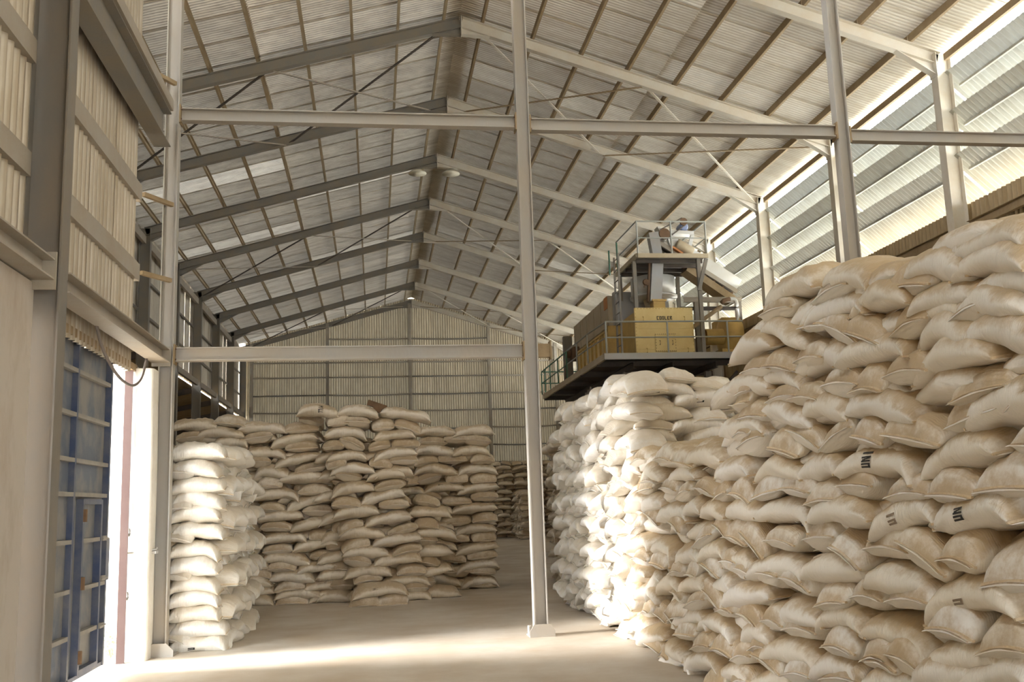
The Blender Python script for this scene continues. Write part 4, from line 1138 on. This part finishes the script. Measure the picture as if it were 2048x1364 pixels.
for y0 in (26.2, 29.0):         # dusty plates with a toothed edge hanging under the deck
    def teeth(b, y0=y0):
        n = 7; vs = []
        topz = [(y0+i*.36/1.0, FZ-.42-.02*i) for i in range(n)]
        pts = []
        for i in range(n): pts += [(y0+i*.36, FZ-.42-.05*i), (y0+i*.36+.05, FZ-.50-.05*i)]
        low = [(y0+n*.36, FZ-.95), (y0, FZ-.62)]
        ring = pts+low
        for xx in (6.55, 6.60): vs.append([b.verts.new((xx, a, z)) for a, z in ring])
        b.faces.new(vs[0]); b.faces.new(vs[1][::-1])
        for i in range(len(ring)): b.faces.new((vs[0][i], vs[1][i], vs[1][(i+1) % len(ring)], vs[0][(i+1) % len(ring)]))
    add(pf, 'stepped_plate', M_GIRT, teeth)
# railings
def rail_run(root, pts, z0, zt, zm, m, posts=True, name='guard_rail'):
    for a, c in zip(pts[:-1], pts[1:]):
        for z, rr in ((zt, .024), (zm, .020)): add(root, name, m, lambda b: tube(b, [(a[0], a[1], z), (c[0], c[1], z)], rr, 8))
for xx in (6.15, 7.86, 9.55): add(pf, 'rail_post', M_RAIL, lambda b: tube(b, [(xx, 25.0, FZ), (xx, 25.0, 6.32)], .026, 8))
rail_run(pf, [(6.15, 25.0), (10.0, 25.0)], FZ, 6.32, 5.89, M_RAIL)
for yy, m in ((26.9, M_RAIL), (28.4, M_RAIL), (30.0, M_GREEN), (31.5, M_GREEN), (33.0, M_GREEN), (34.0, M_GREEN), (34.7, M_GREEN)):
    add(pf, 'rail_post', m, lambda b: tube(b, [(6.06, yy, FZ), (6.06, yy, 6.30)], .024, 8), label='green rail post' if m is M_GREEN else None)
rail_run(pf, [(6.15, 25.0), (6.06, 26.9), (6.06, 29.9)], FZ, 6.31, 5.89, M_RAIL)
rail_run(pf, [(6.06, 30.0), (6.06, 34.7)], FZ, 6.30, 5.88, M_GREEN)
rail_run(pf, [(6.06, 34.7), (9.6, 34.7)], FZ, 6.30, 5.88, M_GREEN)

ck = T('cooler', (7.78, 26, FZ), 'yellow box shaped cooler with bolted front panel on the platform', 'machine')
add(ck, 'front_panel', M_YEL, lambda b: box(b, 6.97, 8.60, 25.30, 25.36, FZ, 6.70, .008))
add(ck, 'body', M_YELD, lambda b: box(b, 7.02, 8.55, 25.36, 27.0, FZ, 6.62))
add(ck, 'stiffener', M_YEL, lambda b: (box(b, 6.98, 8.59, 25.285, 25.305, 5.60, 5.625), box(b, 6.98, 8.59, 25.285, 25.305, 6.14, 6.155)))
def rivets(b, pts):
    for x, z in pts: lathe(b, (x, 25.302, z), (0, -1, 0), [(.013, 0), (.011, .012)], 6)
rv = [(6.99+i*.0845, 6.675) for i in range(20)] + [(x, FZ+.06+i*.092) for i in range(13) for x in (7.00, 8.57)]
add(ck, 'rivets', M_YELD, lambda b: rivets(b, rv))['kind'] = 'stuff'
hd = add(ck, 'inspection_hatch', M_YEL, lambda b: box(b, 7.49, 8.09, 25.262, 25.30, 5.52, 6.02, .02))
hp = [(7.52+i*.054, z) for i in range(11) for z in (5.55, 5.99)] + [(x, 5.55+i*.073) for i in range(1, 6) for x in (7.52, 8.06)]
def hb(b):
    for x, z in hp: lathe(b, (x, 25.262, z), (0, -1, 0), [(.010, 0), (.009, .01)], 6)
q = finish('hatch_bolts', (lambda b: (hb(b), b)[1])(new()), M_RUST, hd); q['kind'] = 'stuff'
def handle(b, x, z): tube(b, [(x, 25.30, z+.06), (x, 25.24, z+.05), (x, 25.24, z-.05), (x, 25.30, z-.06)], .011, 6)
for x, z in ((7.20, 6.40), (8.35, 6.40), (7.26, 5.57), (8.40, 5.57)): add(ck, 'handle', M_YELD, lambda b: handle(b, x, z))
for x in (7.62, 7.97):
    b = new(); tube(b, [(x, 25.262, 5.82), (x, 25.21, 5.81), (x, 25.21, 5.72), (x, 25.262, 5.71)], .010, 6); finish('handle', b, M_RUST, hd)
# stencilled word
GLY = {'C': ['111', '100', '100', '100', '111'], 'O': ['111', '101', '101', '101', '111'], 'L': ['100', '100', '100', '100', '111'],
       'E': ['111', '100', '110', '100', '111'], 'R': ['111', '101', '110', '101', '101']}
def stencil(b):
    x = 7.585; cw, ch = .0195, .0195
    for chr_ in 'COOLER':
        for r, row in enumerate(GLY[chr_]):
            for c, on in enumerate(row):
                if on == '1':
                    x0 = x + c*cw; z0 = 6.375 + (4-r)*ch
                    gap = .0025 if (chr_ in 'CO' and c == 1) else 0
                    box(b, x0+gap, x0+cw-gap, 25.297, 25.301, z0, z0+ch)
        x += .0735
wd = add(ck, 'stencilled_word', M_INK, stencil); wd['label'] = 'black stencilled word COOLER'
add(ck, 'inlet_neck', M_YELD, lambda b: (box(b, 7.53, 7.86, 25.34, 25.66, 6.66, 6.88), box(b, 7.50, 7.89, 25.31, 25.69, 6.88, 6.93)))
ck.scale = (1.012, 1, 1.05); ck.location.x += .09
# long panelled side housing behind
hs = T('panelled_housing', (7.4, 29.2, FZ), 'long yellow panelled housing running back from the cooler', 'machine')
add(hs, 'housing_body', M_YEL, lambda b: box(b, 6.78, 8.4, 27.05, 31.6, FZ, 6.52))
add(hs, 'edge_frame', M_YELD, lambda b: [box(b, 6.72, 6.78, 27.05, 31.6, z, z+.06) for z in (FZ, 5.72, 6.46)])
for i in range(9):
    yy = 27.08+i*.56
    add(hs, 'panel_rib', M_YELD, lambda b: box(b, 6.725, 6.78, yy, yy+.05, FZ+.06, 6.46))
add(hs, 'end_cover', M_YELD, lambda b: box(b, 6.70, 8.4, 26.98, 27.05, FZ+.1, 6.58))
add(hs, 'gearbox', M_RUST, lambda b: (box(b, 6.62, 6.95, 31.7, 32.2, 6.30, 6.75, .04), lathe(b, (6.6, 31.95, 6.52), (-1, 0, 0), [(.14, 0), (.12, .12)], 12)))
add(hs, 'support_post', M_STEEL, lambda b: box(b, 6.45, 6.75, 32.3, 32.5, FZ, 7.2))
bx = T('beige_duct_housing', (7.6, 29.5, 6.6), 'long beige dusty metal housing above the yellow panels', 'machine')
add(bx, 'housing_body', M_BEIGE, lambda b: box(b, 6.86, 8.6, 27.4, 32.4, 6.66, 7.55))
for i in range(6): add(bx, 'flange_strip', M_BEIGE, lambda b: box(b, 6.845, 6.865, 27.4+i*.99, 27.45+i*.99, 6.66, 7.55))
add(bx, 'sloping_cover', M_GREYPL, lambda b: extrude(b, (6.98, 27.05, 6.64), (8.62, 27.05, 6.64), [(-.0, .0), (-.34, .0), (-.34, .98), (-.14, .98)], (0, 0, 1)), label='blue grey sloping cover')
add(bx, 'orange_patch', M_ORANGE, lambda b: box(b, 6.84, 6.87, 27.5, 27.9, 7.2, 7.56))
# upper platform with ladder
upz = 8.20
ul = T('upper_platform', (8.1, 25.9, FZ), 'small upper steel platform with green railings above the cooler', 'platform')
add(ul, 'deck', M_STEEL, lambda b: box(b, 7.17, 9.12, 25.05, 27.3, upz-.05, upz-.01))
add(ul, 'edge_beam', M_BEIGE, lambda b: (box(b, 7.12, 9.15, 25.0, 25.05, upz-.10, upz+.02), box(b, 7.10, 7.15, 25.0, 27.3, upz-.10, upz+.02)))
for i in range(4): add(ul, 'joist', M_DARK, lambda b: box(b, 7.2, 9.1, 25.35+i*.55, 25.41+i*.55, upz-.16, upz-.05))
for xx, yy, zz in ((7.16, 25.46, 6.66), (8.90, 25.15, FZ), (7.2, 27.2, FZ), (8.95, 27.2, FZ)): add(ul, 'leg', M_STEEL, lambda b: bar(b, (xx, yy, zz), (xx, yy, upz-.1), .10, .10, (0, 1, 0)))
add(ul, 'knee_brace', M_STEEL, lambda b: bar(b, (9.12, 25.1, upz-.1), (8.86, 25.1, 7.2), .10, .06, (0, 1, 0)))
for xx, yy, m in ((7.17, 25.03, M_RAIL), (8.13, 25.03, M_RAIL), (9.12, 25.03, M_RAIL), (7.15, 27.2, M_GREEN), (6.98, 27.5, M_GREEN), (9.10, 27.2, M_GREEN)):
    add(ul, 'rail_post', m, lambda b: tube(b, [(xx, yy, upz), (xx, yy, 9.14 if yy < 27.4 else 8.95)], .026, 8))
for pts in ([(7.17, 25.03), (9.12, 25.03)], [(7.17, 25.03), (7.15, 27.2)], [(9.12, 25.03), (9.10, 27.2)]): rail_run(ul, pts, upz, 9.13, 8.66, M_RAIL)
ld = T('ladder', (6.6, 25.1, FZ), 'narrow steel ladder at the left of the yellow cooler', 'ladder')
for yy in (25.15, 25.62): add(ld, 'stile', M_STEEL, lambda b: bar(b, (6.62, yy, FZ), (6.64, yy, 8.25), .05, .04, (0, 1, 0)))
for i in range(9): add(ld, 'rung', M_STEEL, lambda b: tube(b, [(6.62, 25.15, FZ+.25+i*.30), (6.62, 25.62, FZ+.25+i*.30)], .014, 6))
# duct from the head down to the cooler
dc = T('square_duct', (7.8, 25.5, 6.9), 'grey square drop duct joining the upper platform to the cooler', 'duct')
add(dc, 'duct_body', M_GREYPL, lambda b: extrude(b, (7.70, 25.52, 6.93), (7.86, 25.62, 8.15), [(-.16, -.15), (.16, -.15), (.16, .15), (-.16, .15)], (0, 1, 0)))
add(dc, 'upper_duct', M_GREYPL, lambda b: extrude(b, (7.92, 25.72, 8.18), (7.84, 25.8, 9.0), [(-.14, -.13), (.14, -.13), (.14, .13), (-.14, .13)], (0, 1, 0)))
add(dc, 'side_flange', M_RUST, lambda b: bar(b, (7.50, 25.45, 6.95), (7.62, 25.52, 8.1), .05, .10, (0, 1, 0)))
add(dc, 'counterweight', M_RUST, lambda b: (lathe(b, (7.46, 25.42, 7.50), (0, -1, 0), [(.08, -.05), (.10, 0), (.08, .06)], 10), tube(b, [(7.46, 25.42, 7.5), (7.40, 25.42, 7.36)], .02, 6)))
# round hopper behind the duct
hp_ = T('round_hopper', (7.95, 26.4, 7.2), 'pale grey round hopper with cone bottom behind the drop duct', 'hopper')
add(hp_, 'drum', M_LGREY, lambda b: lathe(b, (7.98, 26.5, 7.30), (0, 0, 1), [(.64, 0), (.64, .55), (.60, .56)], 28), True)
add(hp_, 'bottom_lip', M_LGREY, lambda b: lathe(b, (7.98, 26.5, 7.22), (0, 0, 1), [(.30, 0), (.68, .05), (.68, .10)], 28), True)
add(hp_, 'cone', M_BEIGE, lambda b: lathe(b, (7.98, 26.5, 6.66), (0, 0, 1), [(.16, 0), (.30, .56)], 20), True)
# inclined conveyor
cv = T('inclined_conveyor', (9.2, 26.0, 7.0), 'pale inclined conveyor trough rising to the upper platform', 'conveyor')
A, B_ = Vector((7.98, 26.0, 8.92)), Vector((10.28, 26.0, 7.42))
add(cv, 'side_plate', M_LGREY, lambda b: extrude(b, A, B_, [(-.03, -.02), (.03, -.02), (.03, .34), (-.03, .34)], (0, 0, 1)))
add(cv, 'side_plate', M_LGREY, lambda b: extrude(b, A+Vector((0, .55, 0)), B_+Vector((0, .55, 0)), [(-.03, -.02), (.03, -.02), (.03, .34), (-.03, .34)]))
add(cv, 'lower_chord', M_GIRT, lambda b: extrude(b, A+Vector((0, -.05, -.08)), B_+Vector((0, -.05, -.08)), [(-.04, -.06), (.04, -.06), (.04, .06), (-.04, .06)]))
add(cv, 'belt', M_DARK, lambda b: extrude(b, A+Vector((0, .28, .02)), B_+Vector((0, .28, .02)), [(-.25, -.01), (.25, -.01), (.25, .01), (-.25, .01)]))
add(cv, 'return_trough', M_BROWNST, lambda b: extrude(b, A+Vector((.9, .25, -.86)), B_+Vector((-.1, .25, -.28)), [(-.28, -.10), (.28, -.10), (.28, .10), (-.28, .10)]))
for i in range(7):
    t = .28+i*.11; p = A.lerp(B_, t)
    add(cv, 'roller', M_RUST, lambda b: tube(b, [p+Vector((0, -.02, -.19)), p+Vector((0, .55, -.19))], .035, 8))
add(cv, 'head_plate', M_LGREY, lambda b: bar(b, (8.02, 25.95, 9.22), (8.22, 25.95, 8.80), .06, .34, (0, 1, 0)))
add(cv, 'motor_bracket', M_LGREY, lambda b: (bar(b, (8.28, 25.9, 9.06), (9.05, 25.9, 9.02), .30, .10), bar(b, (8.32, 25.9, 9.0), (8.42, 25.9, 8.66), .10, .08, (0, 1, 0)), bar(b, (9.05, 25.9, 9.0), (8.86, 25.9, 8.4), .10, .08, (0, 1, 0))))
mt = add(cv, 'motor', M_MOTOR, lambda b: (lathe(b, (8.78, 25.78, 9.22), (0, 1, 0), [(.10, 0), (.13, .03), (.13, .34), (.09, .38)], 16), box(b, 8.66, 8.90, 25.84, 26.1, 9.06, 9.12)))
mt['label'] = 'blue motor on top of the conveyor'
add(cv, 'pulley', M_RUST, lambda b: lathe(b, (8.76, 25.72, 9.34), (0, 1, 0), [(.11, 0), (.11, .05), (.05, .06)], 16))
add(cv, 'pulley', M_RUST, lambda b: lathe(b, (8.18, 25.72, 8.98), (0, 1, 0), [(.16, 0), (.16, .05), (.06, .07)], 18))
add(cv, 'drive_belt', M_DARK, lambda b: (tube(b, [(8.72, 25.74, 9.45), (8.10, 25.74, 9.12)], .02, 6), tube(b, [(8.80, 25.74, 9.24), (8.26, 25.74, 8.86)], .02, 6)))
add(cv, 'chute_cover', M_ORANGE, lambda b: bar(b, (8.40, 25.88, 8.62), (8.70, 25.88, 8.42), .05, .22, (0, 1, 0)))
add(cv, 'drum', M_BEIGE, lambda b: lathe(b, (8.55, 25.86, 8.72), (.86, 0, -.5), [(.15, 0), (.16, .04), (.16, .5), (.14, .52)], 16), True)
# frame that holds the conveyor on the right
fr = T('conveyor_frame', (9.6, 25.6, FZ), 'dusty steel frame under the lower end of the conveyor', 'frame')
add(fr, 'top_beam', M_GIRT, lambda b: ibeam(b, (8.6, 25.7, 7.06), (10.3, 25.7, 7.06), .14, .10))
add(fr, 'lower_beam', M_DARK, lambda b: ibeam(b, (8.5, 25.75, 6.82), (10.3, 25.75, 6.82), .10, .08))
for xx in (8.95, 10.2): add(fr, 'leg', M_STEEL, lambda b: bar(b, (xx, 25.7, FZ), (xx, 25.7, 7.0), .12, .12, (0, 1, 0)))
add(fr, 'diagonal_pipe', M_BROWNST, lambda b: tube(b, [(8.55, 25.6, 6.10), (9.65, 25.6, 6.85)], .06, 10))
add(fr, 'side_box', M_LGREY, lambda b: box(b, 8.75, 9.05, 26.2, 26.6, FZ, 6.05))
# the fan
fn_ = T('blower_fan', (9.6, 25.6, FZ), 'yellow centrifugal blower fan half hidden behind the big sacks', 'fan')
add(fn_, 'volute', M_YELD, lambda b: lathe(b, (9.62, 25.65, 6.02), (1, 0, 0), [(.40, 0), (.52, .02), (.52, .46), (.40, .48)], 26), True)
add(fn_, 'outlet', M_YELD, lambda b: box(b, 9.66, 10.06, 25.75, 26.5, 6.1, 6.54))
add(fn_, 'inlet_pipe', M_YELD, lambda b: lathe(b, (9.12, 25.60, 5.98), (1, 0, 0), [(.19, 0), (.225, .0), (.225, .52), (.30, .53)], 22, cap=False), True)
add(fn_, 'inlet_dark', M_YELD, lambda b: lathe(b, (9.12, 25.60, 5.98), (1, 0, 0), [(.188, .0), (.188, .40), (.02, .42)], 22, cap=False), True)
add(fn_, 'stand', M_YELD, lambda b: box(b, 9.5, 10.0, 25.35, 25.9, FZ, 5.62))
pp = T('bent_pipe', (9.95, 25.3, 6.0), 'pale bent pipe rising beside the yellow fan', 'pipe')
add(pp, 'pipe_body', M_LGREY, lambda b: tube(b, bend([(9.98, 25.3, 5.75), (9.98, 25.3, 6.5), (9.98, 25.3, 6.86), (9.92, 25.3, 6.98), (9.78, 25.3, 7.0)], 4), .06, 12), True)
add(pp, 'rusty_elbow', M_RUST, lambda b: tube(b, [(9.80, 25.3, 7.0), (9.62, 25.3, 6.95), (9.55, 25.32, 6.88)], .062, 12), True)

# a dark board left on top of the middle pile
bd = T('wooden_board', (.03, 18.0, 3.42), 'dark brown wooden board lying on top of the middle sack pile', 'board')
add(bd, 'plank', M_BOARD, lambda b: bar(b, (-.12, 18.0, 3.52), (.22, 18.0, 3.40), .10, .10))
add(bd, 'cleat', M_BOARD, lambda b: bar(b, (-.02, 17.93, 3.40), (.12, 17.93, 3.34), .05, .08))
import time as _t

# ------------------------------------------------------------------ which sacks stand as things, and what they are called
bpy.context.view_layer.update()
dg = bpy.context.evaluated_depsgraph_get()
hits = {}
tan_x = 1024/FPX; tan_y = 682/FPX
NX, NY = 240, 160
for j in range(NY):
    for i in range(NX):
        d = (fwd + rt*(tan_x*(2*(i+.5)/NX-1)) + up*(tan_y*(1-2*(j+.5)/NY))).normalized()
        ok, loc, nrm, idx, ob, mm = scn.ray_cast(dg, EYE, d)
        if ok and ob.name.startswith('grain_sack'): hits[ob.name] = hits.get(ob.name, 0) + 1
cand = [r for r in REC if not r['core']]
for r in cand: r['n'] = hits.get(r['o'].name, 0)
cand.sort(key=lambda r: -r['n'])
keep = [r for r in cand[:300] if r['n'] > 0]
rest = [r for r in cand if r not in keep and (r['n'] > 0 or r['stack'] in ('rms', 'leftside', 'left', 'midl', 'midc', 'midr', 'dark', 'farw', 'fars', 'near', 'rmf'))]
kset = {id(r) for r in keep}
for r in cand:
    if id(r) not in kset: bpy.data.objects.remove(r['o'])
by_tone = {}
for r in rest: by_tone.setdefault(TONE[r['stack']], []).append(r)
rest_labels = {'white': 'smaller white sacks filling the side of the tall bank in the distance', 'tan': 'distant tan sacks in piles far down the hall', 'cream': 'remaining cream sacks between the counted ones of the piles'}
allrest = [r for r in rest]
far = [r for r in rest if r['stack'] in ('farw', 'fars', 'dark')]; nearr = [r for r in rest if r not in far]
if nearr:
    groups = {}
    for r in nearr: groups.setdefault(TONE[r['stack']], []).append(r)
    for tone, rs in groups.items():
        o = merge(rs, 'sack_filling', M_SACK[tone], False); props(o, rest_labels[tone], 'sacks', kind='stuff')
if far:
    o = merge(far, 'distant_sack_pile', M_SACK['tan'], True); props(o, 'brown sacks piled far down the hall beyond the front stacks', 'sacks', kind='stuff')
PILE = {'near': 'big right pile', 'rmf': 'tall bank front', 'rms': 'tall bank side', 'left': 'door stack front', 'leftside': 'door stack side', 'midl': 'left end pile',
        'midc': 'middle end pile', 'midr': 'right end pile', 'loose': 'loose floor heap', 'dark': 'dark aisle pile', 'farw': 'far pile', 'fars': 'far corner pile'}
COURSE = {'near': .172, 'rmf': .17, 'rms': .17, 'left': .186, 'leftside': .186, 'midl': .178, 'midc': .178, 'midr': .172, 'loose': .18, 'dark': .175, 'farw': .19, 'fars': .19}
rows = {}
for r in keep:
    k = max(0, int(round((r['z']-.09)/COURSE[r['stack']])))
    rows.setdefault((r['stack'], k), []).append(r)
def glyph_strokes(ch):
    """Strokes (x0, x1, y0, y1) of a block letter in a unit cell."""
    w = .37
    return {'U': [(0, w, 0, 1), (1-w, 1, 0, 1), (w, 1-w, 0, .24)], 'N': [(0, .30, 0, 1), (.70, 1, 0, 1), (.28, .5, .55, .9), (.42, .62, .32, .68), (.52, .72, .1, .45)],
            'I': [(.32, .68, 0, 1)], 'M': [(0, .2, 0, 1), (.8, 1, 0, 1), (.2, .42, .5, .85), (.40, .60, .35, .65), (.58, .8, .5, .85)], 'L': [(0, w, 0, 1), (w, 1, 0, .24)], '7': [(0, 1, .78, 1), (.5, .8, 0, .8)]}[ch]
def print_mark(r, word, o):
    """Letters printed round the belly: they read upwards, their tops towards the left end."""
    s = SH[r['kind']][r['v']]; b = new()
    uc, uh = -.16, .115                        # place and half height of the letters along the sack
    if word == 'MILL': uc = .12
    th0, step = (math.pi+.36, -.30) if word != 'MILL' else (math.pi-.75, .30)             # the front side is y < 0: angles past pi; going up means towards pi/2
    if word in ('L', '7', 'M'): th0 = math.pi + (.62 if word == 'L' else -.3)
    for n, ch in enumerate(word):
        for x0, x1, y0, y1 in glyph_strokes(ch):
            a0 = th0 + step*(n + x0*.82); a1 = th0 + step*(n + x1*.82)
            u0 = uc + uh*(1-2*y0)*(-1 if word == 'MILL' else 1); u1 = uc + uh*(1-2*y1)*(-1 if word == 'MILL' else 1)
            N = 4; grid = []
            for i in range(N+1):
                grid.append([b.verts.new(s.P(u0+(u1-u0)*j/N, a0+(a1-a0)*i/N, .004)) for j in range(N+1)])
            for i in range(N):
                for j in range(N): b.faces.new((grid[i][j], grid[i][j+1], grid[i+1][j+1], grid[i+1][j]))
    me = bpy.data.meshes.new('printed_letters'); b.to_mesh(me); b.free(); me.materials.append(M_INKFADE if r['stack'] in ('near', 'midr', 'loose') and word in ('U', '7', 'M', 'UI') else M_INK)
    p = bpy.data.objects.new('printed_letters', me); link(p); p.parent = o; p['label'] = 'dark printed letters ' + word if word in ('UN', 'UNI', 'MILL') else 'faded dark print'
TONEWORD = {'near': 'dusty cream', 'rmf': 'clean white', 'rms': 'white', 'left': 'bright white', 'leftside': 'cream', 'midl': 'tan', 'midc': 'tan', 'midr': 'tan', 'loose': 'tan', 'dark': 'brown', 'farw': 'tan', 'fars': 'tan'}
END = {'near': 'far end', 'rms': 'far end', 'leftside': 'door end'}
GROUP = {'near': 'sacks of the big right hand pile', 'rmf': 'sacks on the front of the tall bank', 'rms': 'sacks on the side of the tall bank', 'left': 'sacks on the front of the door stack', 'leftside': 'sacks on the side of the door stack',
         'midl': 'sacks of the left end pile', 'midc': 'sacks of the middle end pile', 'midr': 'sacks of the right end pile', 'loose': 'loose sacks on the floor', 'dark': 'sacks of the dark pile', 'farw': 'far sacks', 'fars': 'far sacks'}
for (st, k), rs in rows.items():
    rs.sort(key=lambda r: r['along'])
    for i, r in enumerate(rs):
        o = r['o']; look = 'sewn end out' if r['kind'] == 'h' else 'long side out'
        if r['mark'] in ('UN', 'UNI', 'MILL', 'U'): look = 'printed'
        pos = '%s from %s' % (ORD[i+1], END.get(st, 'left'))
        props(o, '%s sack, %s, %s course up, %s, %s' % (TONEWORD[st], look, ORD[k+1], pos, PILE[st]), 'sack', GROUP[st])
        for e in (-1, 1):
            q = bpy.data.objects.new('stitched_seam', SEAM[(r['kind'], r['v'], e)]); link(q); q.parent = o
        if r['mark']: print_mark(r, r['mark'], o)
for me in list(bpy.data.meshes):
    if me.users == 0: bpy.data.meshes.remove(me)
